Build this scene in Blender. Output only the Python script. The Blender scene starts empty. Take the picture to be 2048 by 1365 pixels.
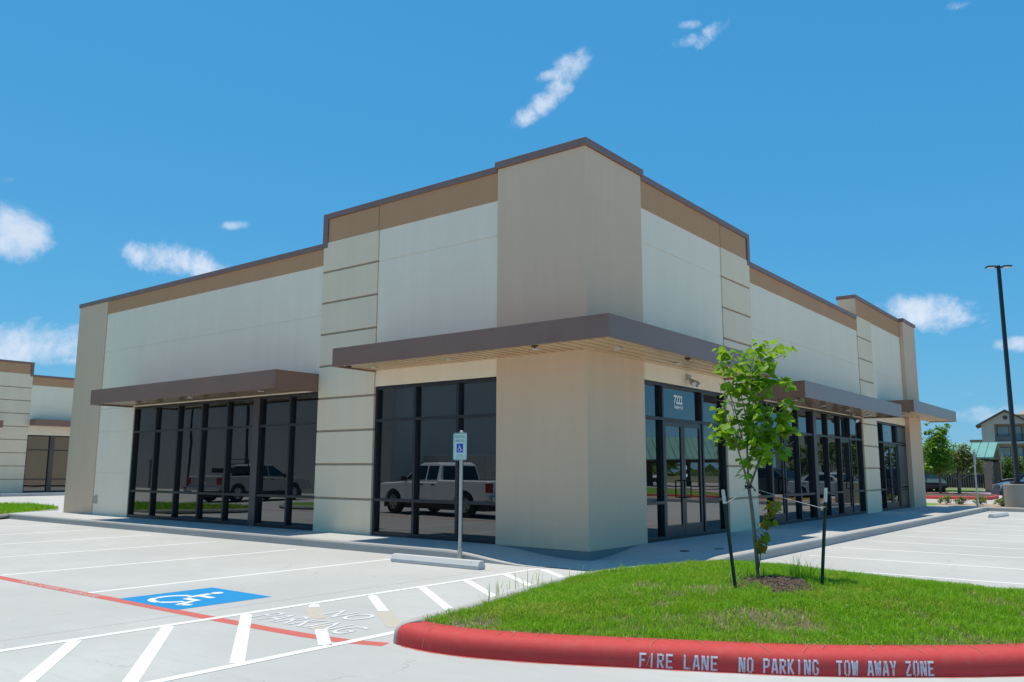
import bpy, bmesh, math, random
import numpy as np
from mathutils import Vector, Matrix
rad = math.radians
SC = bpy.context.scene
COL = SC.collection
random.seed(7)
RNG = np.random.default_rng(7)

# ------------------------------------------------------------------ camera
CAMPOS = Vector((7.731, -12.019, 1.5))
R_ = Vector((0.788687, 0.614782, 0.00393)); U_ = Vector((0.091298, -0.123441, 0.988143)); F_ = Vector((-0.607978, 0.778977, 0.153484))
cam = bpy.data.cameras.new("camera"); camo = bpy.data.objects.new("camera", cam); COL.objects.link(camo)
cam.lens = 29.185; cam.sensor_width = 36; cam.clip_end = 6000; cam.clip_start = 0.05
camo.matrix_world = Matrix(((R_.x, U_.x, -F_.x, CAMPOS.x), (R_.y, U_.y, -F_.y, CAMPOS.y), (R_.z, U_.z, -F_.z, CAMPOS.z), (0, 0, 0, 1)))
SC.camera = camo

# ------------------------------------------------------------------ sun, sky, exposure
SUNV = Vector((-0.215, 0.018, 1.0)).normalized()
SUN_EL = math.asin(SUNV.z); SUN_AZ = math.atan2(SUNV.y, SUNV.x)
sun = bpy.data.lights.new("sun", 'SUN'); suno = bpy.data.objects.new("sun", sun); COL.objects.link(suno)
sun.energy = 4.1; sun.angle = rad(0.53); sun.color = (1.0, 0.915, 0.765)
suno.rotation_euler = (-SUNV).to_track_quat('-Z', 'Y').to_euler()
SC.view_settings.view_transform = 'Standard'; SC.view_settings.look = 'None'
SC.view_settings.exposure = 0.18; SC.view_settings.gamma = 1.0

# clouds far off in the sky: azimuth, elevation, half width, half height (degrees), tilt, strength
CLOUDS = [(126.07, 24.58, 1.79, 0.68, 31.6, 1.1), (124.53, 25.7, 1.28, 0.71, 37.9, 0.95), (123.79, 26.88, 1.32, 0.84, 42.5, 0.95), (125.44, 26.54, 0.85, 0.35, 10.6, 0.7), (113.52, 28.35, 1.27, 0.56, 31.9, 0.85), (115.64, 28.07, 1.83, 0.4, 6.0, 0.55), (115.07, 29.1, 0.74, 0.27, -1.3, 0.4), (160.12, 13.63, 1.95, 1.5, -7.7, 1.4), (159.16, 13.42, 0.77, 0.53, -15.0, 0.9), (152.15, 13.49, 1.8, 0.7, -2.5, 1.15), (150.47, 13.12, 2.5, 1.0, -3.0, 1.35), (151.76, 12.2, 0.73, 0.32, 5.6, 0.6), (147.2, 15.78, 0.99, 0.29, 8.8, 0.7), (148.05, 14.15, 0.55, 0.32, 5.3, 0.35), (158.38, 7.29, 3.2, 1.25, 11.5, 1.25), (156.85, 8.08, 1.63, 0.6, 16.0, 0.8), (159.75, 8.22, 1.54, 0.41, 14.7, 0.7), (156.99, 6.43, 1.89, 0.36, 3.8, 0.75), (100.85, 9.66, 2.69, 1.05, -11.4, 1.1), (96.34, 7.43, 1.24, 0.44, -4.3, 0.65), (99.28, 4.64, 0.79, 0.24, 3.4, 0.6), (101.37, 6.1, 0.69, 0.28, 3.9, 0.6), (98.06, 3.31, 2.03, 0.59, 0.7, 0.6), (100.73, 3.29, 1.08, 0.43, -1.4, 0.5), (99.46, 2.14, 1.57, 0.36, -0.9, 0.4), (160.23, 16.69, 0.5, 0.35, 10.5, 0.3), (158.75, 16.36, 1.04, 0.29, 9.8, 0.28), (97.66, 27.46, 1.08, 0.28, 1.5, 0.4), (157.84, 13.66, 0.26, 0.21, 8.0, 0.35), (70.0, 12.0, 6.0, 2.2, 5.0, 1.0), (48.0, 16.0, 5.0, 2.0, -6.0, 1.0), (-150.0, 14.0, 7.0, 2.5, 4.0, 0.9)]


class NT:
    """small helper to lay out node trees"""
    def __init__(self, tree):
        self.t = tree; tree.nodes.clear()
    def n(self, typ, ins=None, **kw):
        nd = self.t.nodes.new(typ)
        for k, v in kw.items(): setattr(nd, k, v)
        for k, v in (ins or {}).items():
            s = nd.inputs[k]
            if hasattr(v, 'default_value') or isinstance(v, bpy.types.NodeSocket): self.t.links.new(v, s)
            else: s.default_value = v
        return nd
    def math(self, op, a, b=0.0, c=0.0, clamp=False):
        nd = self.n('ShaderNodeMath', {0: a, 1: b, 2: c}, operation=op, use_clamp=clamp); return nd.outputs[0]
    def vmath(self, op, a, b=(0, 0, 0), out=0):
        nd = self.n('ShaderNodeVectorMath', {0: a, 1: b}, operation=op); return nd.outputs[out]
    def mix(self, f, a, b, blend='MIX'):
        nd = self.n('ShaderNodeMix', data_type='RGBA', blend_type=blend)
        for k, v in ((0, f), (6, a), (7, b)):
            s = nd.inputs[k]
            if isinstance(v, bpy.types.NodeSocket): self.t.links.new(v, s)
            else: s.default_value = v if k == 0 else (*v[:3], 1)
        return nd.outputs[2]
    def noise(self, vec, scale, detail=4, rough=0.55, out=0, **kw):
        nd = self.n('ShaderNodeTexNoise', {'Vector': vec, 'Scale': scale, 'Detail': detail, 'Roughness': rough, **kw}); return nd.outputs[out]
    def ramp(self, f, lo, hi, a=0.0, b=1.0, smooth=True):
        nd = self.n('ShaderNodeMapRange', {'Value': f, 'From Min': lo, 'From Max': hi, 'To Min': a, 'To Max': b}, interpolation_type='SMOOTHSTEP' if smooth else 'LINEAR'); return nd.outputs[0]


world = bpy.data.worlds.new("World"); SC.world = world; world.use_nodes = True
W = NT(world.node_tree)
sky = W.n('ShaderNodeTexSky', sky_type='NISHITA', sun_disc=False, sun_elevation=SUN_EL, sun_rotation=math.pi / 2 - SUN_AZ, altitude=0, air_density=1.0, dust_density=0.3, ozone_density=2.0)
gen = W.n('ShaderNodeTexCoord').outputs['Generated']
SKYS = 0.105
skyc = W.mix(1.0, sky.outputs[0], (0.40, 1.20, 1.40), 'MULTIPLY')
sp = W.n('ShaderNodeSeparateColor', {0: skyc})
chan = []
for i, (t0, a0, pw) in enumerate(((0.069, 0.065, 0.95), (0.337, 0.335, 0.46), (0.694, 0.685, 0.30))):   # evens out the sky from horizon to zenith
    chan.append(W.math('MULTIPLY', W.math('POWER', W.math('MULTIPLY', sp.outputs[i], SKYS / t0), pw), a0 / 1.133 / SKYS))
skyc = W.n('ShaderNodeCombineColor', {0: chan[0], 1: chan[1], 2: chan[2]}).outputs[0]
wv = W.n('ShaderNodeVectorMath', {0: W.noise(gen, 11, 3, 0.5, out=1), 1: (0.05, 0.05, 0.05)}, operation='MULTIPLY').outputs[0]
nz = W.noise(W.vmath('ADD', gen, wv), 21, 9, 0.66); nzf = W.noise(gen, 9, 4, 0.5)
field = None
for (az, el, hw, hh, ro, st) in CLOUDS:
    a, e = rad(az), rad(el)
    d = Vector((math.cos(a) * math.cos(e), math.sin(a) * math.cos(e), math.sin(e)))
    rt = Vector((math.sin(a), -math.cos(a), 0)); up = rt.cross(d)
    if up.z < 0: up = -up
    t = rad(ro); u = (rt * math.cos(t) + up * math.sin(t)) / rad(hw); v = (-rt * math.sin(t) + up * math.cos(t)) / rad(hh)
    du = W.n('ShaderNodeVectorMath', {0: gen, 1: u}, operation='DOT_PRODUCT').outputs['Value']
    dv = W.n('ShaderNodeVectorMath', {0: gen, 1: v}, operation='DOT_PRODUCT').outputs['Value']
    du = W.math('ADD', du, -u.dot(d)); dv = W.math('ADD', dv, -v.dot(d))
    r2 = W.math('ADD', W.math('MULTIPLY', du, du), W.math('MULTIPLY', dv, dv))
    # keep to the near side of the sky
    f = W.math('MULTIPLY', W.ramp(r2, 0.0, 2.6, st, -0.45, smooth=False), 1.0)
    dd = W.n('ShaderNodeVectorMath', {0: gen, 1: d}, operation='DOT_PRODUCT').outputs['Value']
    f = W.math('SUBTRACT', f, W.math('MULTIPLY', W.math('LESS_THAN', dd, 0.5), 5.0))
    field = f if field is None else W.math('MAXIMUM', field, f)
dens = W.math('ADD', field, W.math('MULTIPLY', W.math('SUBTRACT', nz, 0.53), 3.6))
dens = W.ramp(dens, 0.05, 1.5); dens = W.math('MULTIPLY', dens, W.ramp(field, -0.42, 0.3))
ccol = W.mix(W.ramp(nzf, 0.35, 0.7), (6.3, 6.9, 8.0), (7.6, 7.9, 8.6))
skyf = W.mix(W.math('MULTIPLY', dens, 0.82), skyc, ccol)
bg = W.n('ShaderNodeBackground', {'Color': skyf, 'Strength': SKYS})
W.t.links.new(bg.outputs[0], W.n('ShaderNodeOutputWorld').inputs[0])

# ------------------------------------------------------------------ materials
MATS = {}


def mat(name, col, rough=0.7, var=0.06, vscale=3.0, bump=0.0, bscale=80.0, metal=0.0, spec=0.4, fine=0.0):
    m = bpy.data.materials.new(name); m.use_nodes = True; N = NT(m.node_tree); MATS[name] = m
    tc = N.n('ShaderNodeTexCoord').outputs['Object']
    c = (*col, 1)
    if var:
        f = N.noise(tc, vscale, 5, 0.6)
        c = N.mix(N.ramp(f, 0.3, 0.7), [x * (1 - var) for x in col], [min(1, x * (1 + var)) for x in col])
    if fine:
        f2 = N.noise(tc, 220, 2, 0.5)
        c = N.mix(N.ramp(f2, 0.25, 0.75, 0, fine), c, (0.02, 0.02, 0.02))
    p = N.n('ShaderNodeBsdfPrincipled', {'Roughness': rough, 'Metallic': metal, 'Specular IOR Level': spec})
    if isinstance(c, tuple): p.inputs['Base Color'].default_value = c
    else: N.t.links.new(c, p.inputs['Base Color'])
    if bump:
        b = N.n('ShaderNodeBump', {'Strength': bump, 'Distance': 0.01, 'Height': N.noise(tc, bscale, 4, 0.6)})
        N.t.links.new(b.outputs[0], p.inputs['Normal'])
    N.t.links.new(p.outputs[0], N.n('ShaderNodeOutputMaterial').inputs[0])
    return m


def stucco(name, col):
    """painted concrete panel: roller marks, faint rain streaks, grain"""
    m = bpy.data.materials.new(name); m.use_nodes = True; N = NT(m.node_tree); MATS[name] = m
    tc = N.n('ShaderNodeTexCoord').outputs['Object']
    st = N.n('ShaderNodeMapping', {'Vector': tc, 'Scale': (2.2, 2.2, 0.16)}).outputs[0]
    f1 = N.noise(st, 1.6, 6, 0.65); f2 = N.noise(tc, 0.55, 4, 0.6)
    c = N.mix(N.ramp(f1, 0.3, 0.72), [x * 0.972 for x in col], [min(1, x * 1.018) for x in col])
    c = N.mix(N.ramp(f2, 0.35, 0.7, 0, 0.5), c, [x * y for x, y in zip(col, (0.93, 0.935, 0.945))])
    p = N.n('ShaderNodeBsdfPrincipled', {'Base Color': c, 'Roughness': 0.82, 'Specular IOR Level': 0.25})
    b = N.n('ShaderNodeBump', {'Strength': 0.22, 'Distance': 0.006, 'Height': N.noise(tc, 60, 5, 0.7)})
    N.t.links.new(b.outputs[0], p.inputs['Normal'])
    N.t.links.new(p.outputs[0], N.n('ShaderNodeOutputMaterial').inputs[0])
    return m


def concrete(name, col, jx=None, jy=None, jw=0.008, streak=(0.35, 2.2), warm=0.5):
    """broom finished concrete with stains, hairlines and saw cut joints"""
    m = bpy.data.materials.new(name); m.use_nodes = True; N = NT(m.node_tree); MATS[name] = m
    tc = N.n('ShaderNodeTexCoord').outputs['Object']
    big = N.noise(tc, 0.22, 5, 0.6); mid = N.noise(tc, 1.7, 6, 0.65)
    st = N.n('ShaderNodeMapping', {'Vector': tc, 'Scale': (streak[0], streak[1], 1), 'Rotation': (0, 0, 0.12)}).outputs[0]
    brush = N.noise(st, 5.0, 6, 0.7); grain = N.noise(tc, 140, 3, 0.6)
    c = N.mix(N.ramp(big, 0.35, 0.65), [x * 0.90 for x in col], [x * 1.05 for x in col])
    c = N.mix(N.ramp(mid, 0.4, 0.75, 0, 0.55), c, [col[0] * 0.93, col[1] * 0.92, col[2] * 0.87])
    c = N.mix(N.ramp(brush, 0.42, 0.75, 0, 0.5), c, [x * 0.86 for x in col])
    c = N.mix(N.ramp(grain, 0.5, 0.8, 0, 0.45), c, [x * 0.72 for x in col])
    spots = N.n('ShaderNodeTexVoronoi', {'Vector': tc, 'Scale': 2.1, 'Randomness': 1.0}).outputs['Distance']
    c = N.mix(N.ramp(spots, 0.012, 0.03, 0.5, 0.0), c, (0.12, 0.12, 0.12))
    wv = N.n('ShaderNodeVectorMath', {0: N.noise(tc, 1.3, 4, 0.6, out=1), 1: (1.1, 1.1, 0)}, operation='MULTIPLY').outputs[0]
    ck = N.n('ShaderNodeTexVoronoi', {'Vector': N.vmath('ADD', tc, wv), 'Scale': 0.16}, feature='DISTANCE_TO_EDGE').outputs['Distance']
    c = N.mix(N.math('MULTIPLY', N.ramp(ck, 0.0, 0.0016, 0.5, 0.0), N.ramp(mid, 0.42, 0.55)), c, (0.17, 0.165, 0.155))
    stain = N.noise(tc, 0.7, 3, 0.5)
    c = N.mix(N.ramp(stain, 0.62, 0.75, 0, 0.35), c, [x * 0.78 for x in col])
    xyz = N.n('ShaderNodeSeparateXYZ', {0: tc})
    for ax, j in ((0, jx), (1, jy)):
        if j:
            sp, of = j
            q = N.math('ABSOLUTE', N.math('SUBTRACT', N.math('FRACT', N.math('DIVIDE', N.math('ADD', xyz.outputs[ax], -of + sp * 50.5), sp)), 0.5))
            line = N.math('LESS_THAN', N.math('MULTIPLY', q, sp), N.math('MULTIPLY', N.noise(tc, 14, 3), jw * 2))
            c = N.mix(N.math('MULTIPLY', line, 0.62), c, (0.16, 0.155, 0.15))
    p = N.n('ShaderNodeBsdfPrincipled', {'Base Color': c, 'Roughness': 0.85, 'Specular IOR Level': 0.25})
    b = N.n('ShaderNodeBump', {'Strength': 0.25, 'Distance': 0.006, 'Height': brush})
    N.t.links.new(b.outputs[0], p.inputs['Normal'])
    N.t.links.new(p.outputs[0], N.n('ShaderNodeOutputMaterial').inputs[0])
    return m


def paint(name, col, wear=0.25, grey=(0.42, 0.42, 0.41), scale=9.0, thr=0.62):
    """traffic paint with worn patches showing the concrete"""
    m = bpy.data.materials.new(name); m.use_nodes = True; N = NT(m.node_tree); MATS[name] = m
    tc = N.n('ShaderNodeTexCoord').outputs['Object']
    f = N.noise(tc, scale, 7, 0.7); g = N.noise(tc, 90, 3, 0.6)
    c = N.mix(N.ramp(f, thr - 0.1, thr + 0.1, 0, wear), col, grey)
    c = N.mix(N.ramp(g, 0.45, 0.75, 0, wear * 0.6), c, grey)
    p = N.n('ShaderNodeBsdfPrincipled', {'Base Color': c, 'Roughness': 0.75, 'Specular IOR Level': 0.3})
    N.t.links.new(p.outputs[0], N.n('ShaderNodeOutputMaterial').inputs[0])
    return m


def glassmat(name, tint, ior=1.9, wav=0.05):
    m = bpy.data.materials.new(name); m.use_nodes = True; N = NT(m.node_tree); MATS[name] = m
    tc = N.n('ShaderNodeTexCoord').outputs['Object']
    p = N.n('ShaderNodeBsdfPrincipled', {'Base Color': (*tint, 1), 'Roughness': 0.0, 'IOR': ior, 'Specular IOR Level': 0.5})
    b = N.n('ShaderNodeBump', {'Strength': wav, 'Distance': 0.02, 'Height': N.noise(tc, 1.1, 1, 0.4)})
    N.t.links.new(b.outputs[0], p.inputs['Normal'])
    N.t.links.new(p.outputs[0], N.n('ShaderNodeOutputMaterial').inputs[0])
    return m


def foliage(name, c1, c2, trans=0.35, c3=None, pscale=1.2, rough=0.5):
    """leaf colour varied from leaf to leaf; c3 patches by place"""
    m = bpy.data.materials.new(name); m.use_nodes = True; N = NT(m.node_tree); MATS[name] = m
    rnd = N.n('ShaderNodeNewGeometry').outputs['Random Per Island']
    tc = N.n('ShaderNodeTexCoord').outputs['Object']
    c = N.mix(rnd, c1, c2)
    if c3:
        pn = N.noise(tc, pscale, 4, 0.65)
        pick = N.ramp(N.math('ADD', pn, N.math('MULTIPLY', N.math('SUBTRACT', rnd, 0.5), 0.16)), 0.52, 0.68, 0, 0.85)
        c = N.mix(pick, c, c3)
    p = N.n('ShaderNodeBsdfPrincipled', {'Base Color': c, 'Roughness': rough, 'Specular IOR Level': 0.35})
    tr = N.n('ShaderNodeBsdfTranslucent', {'Color': N.mix(0.5, c, (0.35, 0.5, 0.03))})
    mx = N.n('ShaderNodeMixShader', {0: trans, 1: p.outputs[0], 2: tr.outputs[0]})
    N.t.links.new(mx.outputs[0], N.n('ShaderNodeOutputMaterial').inputs[0])
    return m


white = stucco('white_panel', (0.93, 0.79, 0.60))
grey = stucco('grey_panel', (0.88, 0.70, 0.49))
taupe = stucco('taupe_panel', (0.745, 0.527, 0.36))
reveal_m = stucco('reveal_paint', (0.40, 0.30, 0.21))
brown = stucco('brown_band', (0.56, 0.30, 0.155))
capm = mat('cap_metal', (0.24, 0.14, 0.11), 0.45, 0.04, 2, spec=0.5)
fascia = mat('fascia_metal', (0.25, 0.13, 0.088), 0.26, 0.04, 1.5, spec=0.55)
soffit = mat('bronze_soffit_lit', (0.76, 0.57, 0.36), 0.28, 0.05, 2, spec=0.6, metal=0.5)  # same metal as the bronze soffits, bright ground reflection put into the colour
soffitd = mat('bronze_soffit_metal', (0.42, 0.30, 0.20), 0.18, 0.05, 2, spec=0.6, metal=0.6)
frame = mat('frame_metal', (0.022, 0.022, 0.026), 0.35, 0.05, 2, spec=0.5)
post_m = mat('post_metal', (0.085, 0.066, 0.064), 0.35, 0.05, 2, spec=0.5)
doorm = mat('door_metal', (0.045, 0.04, 0.042), 0.35, 0.05, 2, spec=0.5)
dark = mat('black_plastic', (0.012, 0.012, 0.013), 0.4, 0, spec=0.4)
glass = glassmat('window_glass', (0.004, 0.005, 0.006), 2.2)
lensm = mat('lamp_lens', (0.8, 0.78, 0.7), 0.3, 0)
steel = mat('galvanised_steel', (0.50, 0.50, 0.47), 0.42, 0.08, 14, metal=0.7)
lot_m = concrete('lot_concrete', (0.470, 0.468, 0.455), jx=(9.14, -0.47))
walk_m = concrete('walk_concrete', (0.47, 0.47, 0.465), jx=(1.52, 0.3), jy=(1.52, 0.4), jw=0.006, streak=(1.5, 1.5))
kerb_m = concrete('kerb_concrete', (0.40, 0.395, 0.375), streak=(1, 1))
stop_m = concrete('wheel_stop_concrete', (0.58, 0.58, 0.565), streak=(1, 1))
road_m = concrete('road_concrete', (0.46, 0.42, 0.38), jx=(4.6, 0), jy=(4.6, 0))
block_m = concrete('block_concrete', (0.36, 0.34, 0.30), streak=(1, 1))
soil_m = mat('soil', (0.13, 0.10, 0.055), 0.95, 0.35, 9, 0.8, 60)
mulch_m = mat('mulch_soil', (0.085, 0.06, 0.04), 0.95, 0.4, 30, 0.9, 70)
bed_m = mat('bed_mulch', (0.36, 0.27, 0.20), 0.95, 0.2, 4, 0.5, 40)
turf_m = mat('turf', (0.13, 0.27, 0.025), 0.95, 0.25, 5, 0.8, 120)
white_p = paint('white_paint', (0.70, 0.70, 0.68), 0.22)
faded_p = paint('faded_white_paint', (0.68, 0.68, 0.69), 0.42, scale=10, thr=0.5)
red_p = paint('red_line_paint', (0.52, 0.115, 0.09), 0.2)
blue_p = paint('blue_paint', (0.0, 0.225, 0.50), 0.06)
tan_p = paint('tan_patch_paint', (0.50, 0.43, 0.335), 0.5, scale=5, thr=0.5)
kred_m = paint('red_kerb_paint', (0.51, 0.050, 0.048), 0.12, grey=(0.46, 0.20, 0.17), scale=11, thr=0.56)
klet_m = paint('stencil_paint', (0.62, 0.62, 0.68), 0.55, grey=(0.36, 0.08, 0.075), scale=16, thr=0.6)
bark_m = mat('bark', (0.20, 0.165, 0.135), 0.9, 0.25, 25, 0.6, 60)
leafm = foliage('redbud_leaf', (0.09, 0.24, 0.008), (0.26, 0.46, 0.02), 0.5)
leafr = foliage('young_shoot_leaf', (0.16, 0.30, 0.015), (0.50, 0.22, 0.04), 0.5)
grassm = foliage('grass_blade', (0.16, 0.42, 0.010), (0.36, 0.64, 0.024), 0.45, (0.48, 0.54, 0.07), 1.1, 0.55)
strawm = foliage('straw_blade', (0.42, 0.34, 0.19), (0.60, 0.50, 0.30), 0.25)


# ------------------------------------------------------------------ mesh helpers
class MB:
    def __init__(s): s.v = []; s.f = []
    def add(s, vs, fs):
        o = len(s.v); s.v += [tuple(v) for v in vs]; s.f += [tuple(i + o for i in f) for f in fs]; return s
    def box(s, a, b):
        x0, y0, z0 = [min(p, q) for p, q in zip(a, b)]; x1, y1, z1 = [max(p, q) for p, q in zip(a, b)]
        return s.add([(x0, y0, z0), (x1, y0, z0), (x1, y1, z0), (x0, y1, z0), (x0, y0, z1), (x1, y0, z1), (x1, y1, z1), (x0, y1, z1)],
                     [(0, 3, 2, 1), (4, 5, 6, 7), (0, 1, 5, 4), (1, 2, 6, 5), (2, 3, 7, 6), (3, 0, 4, 7)])
    def prism(s, pts, d):
        """polygon (list of 3-D points) extruded by vector d"""
        n = len(pts); d = Vector(d); top = [Vector(p) + d for p in pts]
        return s.add(list(pts) + top, [tuple(range(n))[::-1], tuple(range(n, 2 * n))] + [(i, (i + 1) % n, n + (i + 1) % n, n + i) for i in range(n)])
    def tube(s, pts, rs, n=8, cap=True):
        pts = [Vector(p) for p in pts]; rs = rs if isinstance(rs, (list, tuple)) else [rs] * len(pts); o = []
        for i, p in enumerate(pts):
            t = (pts[min(i + 1, len(pts) - 1)] - pts[max(i - 1, 0)]).normalized()
            a = t.orthogonal().normalized() if i == 0 else (o_a - t * o_a.dot(t)).normalized(); o_a = a; b = t.cross(a)
            o += [p + (a * math.cos(k * 2 * math.pi / n) + b * math.sin(k * 2 * math.pi / n)) * rs[i] for k in range(n)]
        m = len(pts); fs = [(i * n + k, i * n + (k + 1) % n, (i + 1) * n + (k + 1) % n, (i + 1) * n + k) for i in range(m - 1) for k in range(n)]
        if cap: fs += [tuple(range(n))[::-1], tuple(range((m - 1) * n, m * n))]
        return s.add(o, fs)
    def sheet(s, pts, z=None):
        return s.add([(p[0], p[1], p[2] if z is None else z) for p in pts], [tuple(range(len(pts)))])
    def build(s, name, m, parent=None, bevel=0.0, smooth=False, seg=2, loc=None):
        me = bpy.data.meshes.new(name); me.from_pydata(s.v, [], s.f); me.update()
        bm = bmesh.new(); bm.from_mesh(me); bmesh.ops.recalc_face_normals(bm, faces=bm.faces)
        if smooth:
            for f in bm.faces: f.smooth = True
        bm.to_mesh(me); bm.free()
        me.materials.append(m)
        o = bpy.data.objects.new(name, me); COL.objects.link(o)
        if parent: o.parent = parent
        if loc is not None: o.location = loc
        if bevel:
            b = o.modifiers.new('bevel', 'BEVEL'); b.width = bevel; b.segments = seg; b.limit_method = 'ANGLE'; b.angle_limit = rad(35)
        return o


def tag(o, label=None, cat=None, group=None, kind=None):
    for k, v in (('label', label), ('category', cat), ('group', group), ('kind', kind)):
        if v: o[k] = v
    return o


def empty(name, loc=(0, 0, 0), rz=0.0):
    o = bpy.data.objects.new(name, None); COL.objects.link(o); o.location = loc; o.rotation_euler = (0, 0, rz); o.empty_display_size = 0.3; return o


def kids(o): return [c for c in COL.objects if c.parent == o]


def copy_tree(o, parent=None):
    c = o.copy(); COL.objects.link(c); c.parent = parent
    for k in kids(o): copy_tree(k, c)
    return c


def text_mb(s, size, sx=1.0, depth=0.0, spacing=1.0, bold=0.0):
    """text as flat mesh data in XY, centred"""
    cu = bpy.data.curves.new('lettering_curve', 'FONT'); cu.body = s; cu.size = size; cu.align_x = 'CENTER'; cu.align_y = 'CENTER'; cu.space_character = spacing
    cu.extrude = depth; cu.offset = bold; cu.resolution_u = 3
    o = bpy.data.objects.new('lettering_curve', cu); COL.objects.link(o)
    bpy.context.view_layer.update()
    me = bpy.data.meshes.new_from_object(o.evaluated_get(bpy.context.evaluated_depsgraph_get()))
    m = MB(); m.v = [(v.co.x * sx, v.co.y, v.co.z) for v in me.vertices]; m.f = [tuple(p.vertices) for p in me.polygons]
    bpy.data.objects.remove(o); bpy.data.curves.remove(cu); bpy.data.meshes.remove(me)
    return m


def strokes(lines, w, step=0.06):
    """flat quads along (x0,y0,x1,y1) strokes"""
    m = MB()
    for (a, b, c, d) in lines:
        t = Vector((c - a, d - b)); L = t.length
        if L < 1e-6: continue
        t /= L; n = Vector((-t.y, t.x)) * w / 2
        k = max(1, int(L / step))
        for i in range(k):
            p = Vector((a, b)) + t * L * i / k; q = Vector((a, b)) + t * L * (i + 1) / k
            m.add([(*(p - n), 0), (*(q - n), 0), (*(q + n), 0), (*(p + n), 0)], [(0, 1, 2, 3)])
    return m


def wheelchair():
    """access symbol in a unit square, as polygons: head, body, wheel arc (stencil breaks)"""
    m = MB()
    m.add([(0.36 + 0.075 * math.cos(a * math.pi / 8), 0.91 + 0.075 * math.sin(a * math.pi / 8), 0) for a in range(16)], [tuple(range(16))])
    q = lambda *p: m.add([(x, y, 0) for x, y in p], [tuple(range(len(p)))])
    q((0.31, 0.81), (0.41, 0.81), (0.455, 0.47), (0.355, 0.50))
    q((0.43, 0.69), (0.68, 0.69), (0.68, 0.60), (0.44, 0.60))
    q((0.46, 0.46), (0.74, 0.46), (0.74, 0.37), (0.47, 0.37))
    q((0.68, 0.355), (0.77, 0.355), (0.87, 0.12), (0.78, 0.10))
    q((0.80, 0.085), (0.88, 0.105), (0.97, 0.16), (0.94, 0.235), (0.865, 0.20))
    def arc(a0, a1):
        n = 10; cx, cy, ro, ri = 0.40, 0.32, 0.30, 0.215
        for i in range(n):
            A = rad(a0 + (a1 - a0) * i / n); B = rad(a0 + (a1 - a0) * (i + 1) / n)
            m.add([(cx + ro * math.cos(A), cy + ro * math.sin(A), 0), (cx + ro * math.cos(B), cy + ro * math.sin(B), 0), (cx + ri * math.cos(B), cy + ri * math.sin(B), 0), (cx + ri * math.cos(A), cy + ri * math.sin(A), 0)], [(0, 1, 2, 3)])
    arc(110, 200); arc(206, 285); arc(291, 352)
    return m


def place(m, origin, ux, uy, scale=1.0, up=(0, 0, 0)):
    o, ux, uy, up = Vector(origin), Vector(ux), Vector(uy), Vector(up); n = ux.cross(uy)
    r = MB(); r.v = [tuple(o + ux * v[0] * scale + uy * v[1] * scale + n * v[2] + up) for v in m.v]; r.f = m.f; return r


# ------------------------------------------------------------------ ground
g = MB().sheet([(-1600, -1600), (1600, -1600), (1600, 1600), (-1600, 1600)], -0.09).build('ground', mat('field', (0.17, 0.17, 0.085), 0.95, 0.25, 0.2)); tag(g, kind='structure')
LOTY = 25.02
lot = MB().sheet([(-150, -120), (120, -120), (120, LOTY), (-150, LOTY)], 0.0).build('parking_lot', lot_m); tag(lot, kind='structure')
Z1, Z2 = 0.0012, 0.0026


def line(x0, y0, x1, y1, w, name, m, z, parent=lot):
    t = Vector((x1 - x0, y1 - y0)).normalized(); n = Vector((-t.y, t.x)) * w / 2
    return MB().sheet([(x0 - n.x, y0 - n.y), (x1 - n.x, y1 - n.y), (x1 + n.x, y1 + n.y), (x0 + n.x, y0 + n.y)], z).build(name, m, parent)


for k, x in enumerate((-2.77, -5.40, -8.04, -10.68, -13.32, -15.96)):
    line(x, -1.80, x, -6.93, 0.09, 'stall_line', white_p, Z1)
for k in range(10):                                           # right of the building
    line(2.5, 1.15 + 2.0 * k + 0.25, 7.9, 1.15 + 2.0 * k + 0.25, 0.09, 'stall_line', white_p, Z1)
for k in range(9):                                            # second row far left
    line(-24.5, 7 + 2.65 * k, -38.5, 7 + 2.65 * k, 0.09, 'stall_line', white_p, Z1)
# fire lane line: straight, then bending to the kerb end
pts = [(-30, -7.02), (-5, -7.02), (0.0, -6.98), (0.8, -6.97), (1.4, -6.94), (1.9, -6.88), (2.25, -6.76)]
for a, b in zip(pts[:-1], pts[1:]): pass
m = MB(); w = 0.075
L_ = []; R2 = []
for i, p in enumerate(pts):
    a = Vector(pts[max(i - 1, 0)]); b = Vector(pts[min(i + 1, len(pts) - 1)]); t = (b - a).normalized(); n = Vector((-t.y, t.x)) * w
    L_.append(Vector(p) + n); R2.append(Vector(p) - n)
for i in range(len(pts) - 1): m.sheet([R2[i], R2[i + 1], L_[i + 1], L_[i]], Z1)
m.build('fire_lane_line', red_p, lot)
AX, BX = -0.03, 1.92
line(AX, -1.36, AX, -13.5, 0.10, 'aisle_line', white_p, Z2); line(BX, -6.18, BX, -13.5, 0.10, 'aisle_line', white_p, Z2)
ghost = []
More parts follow.
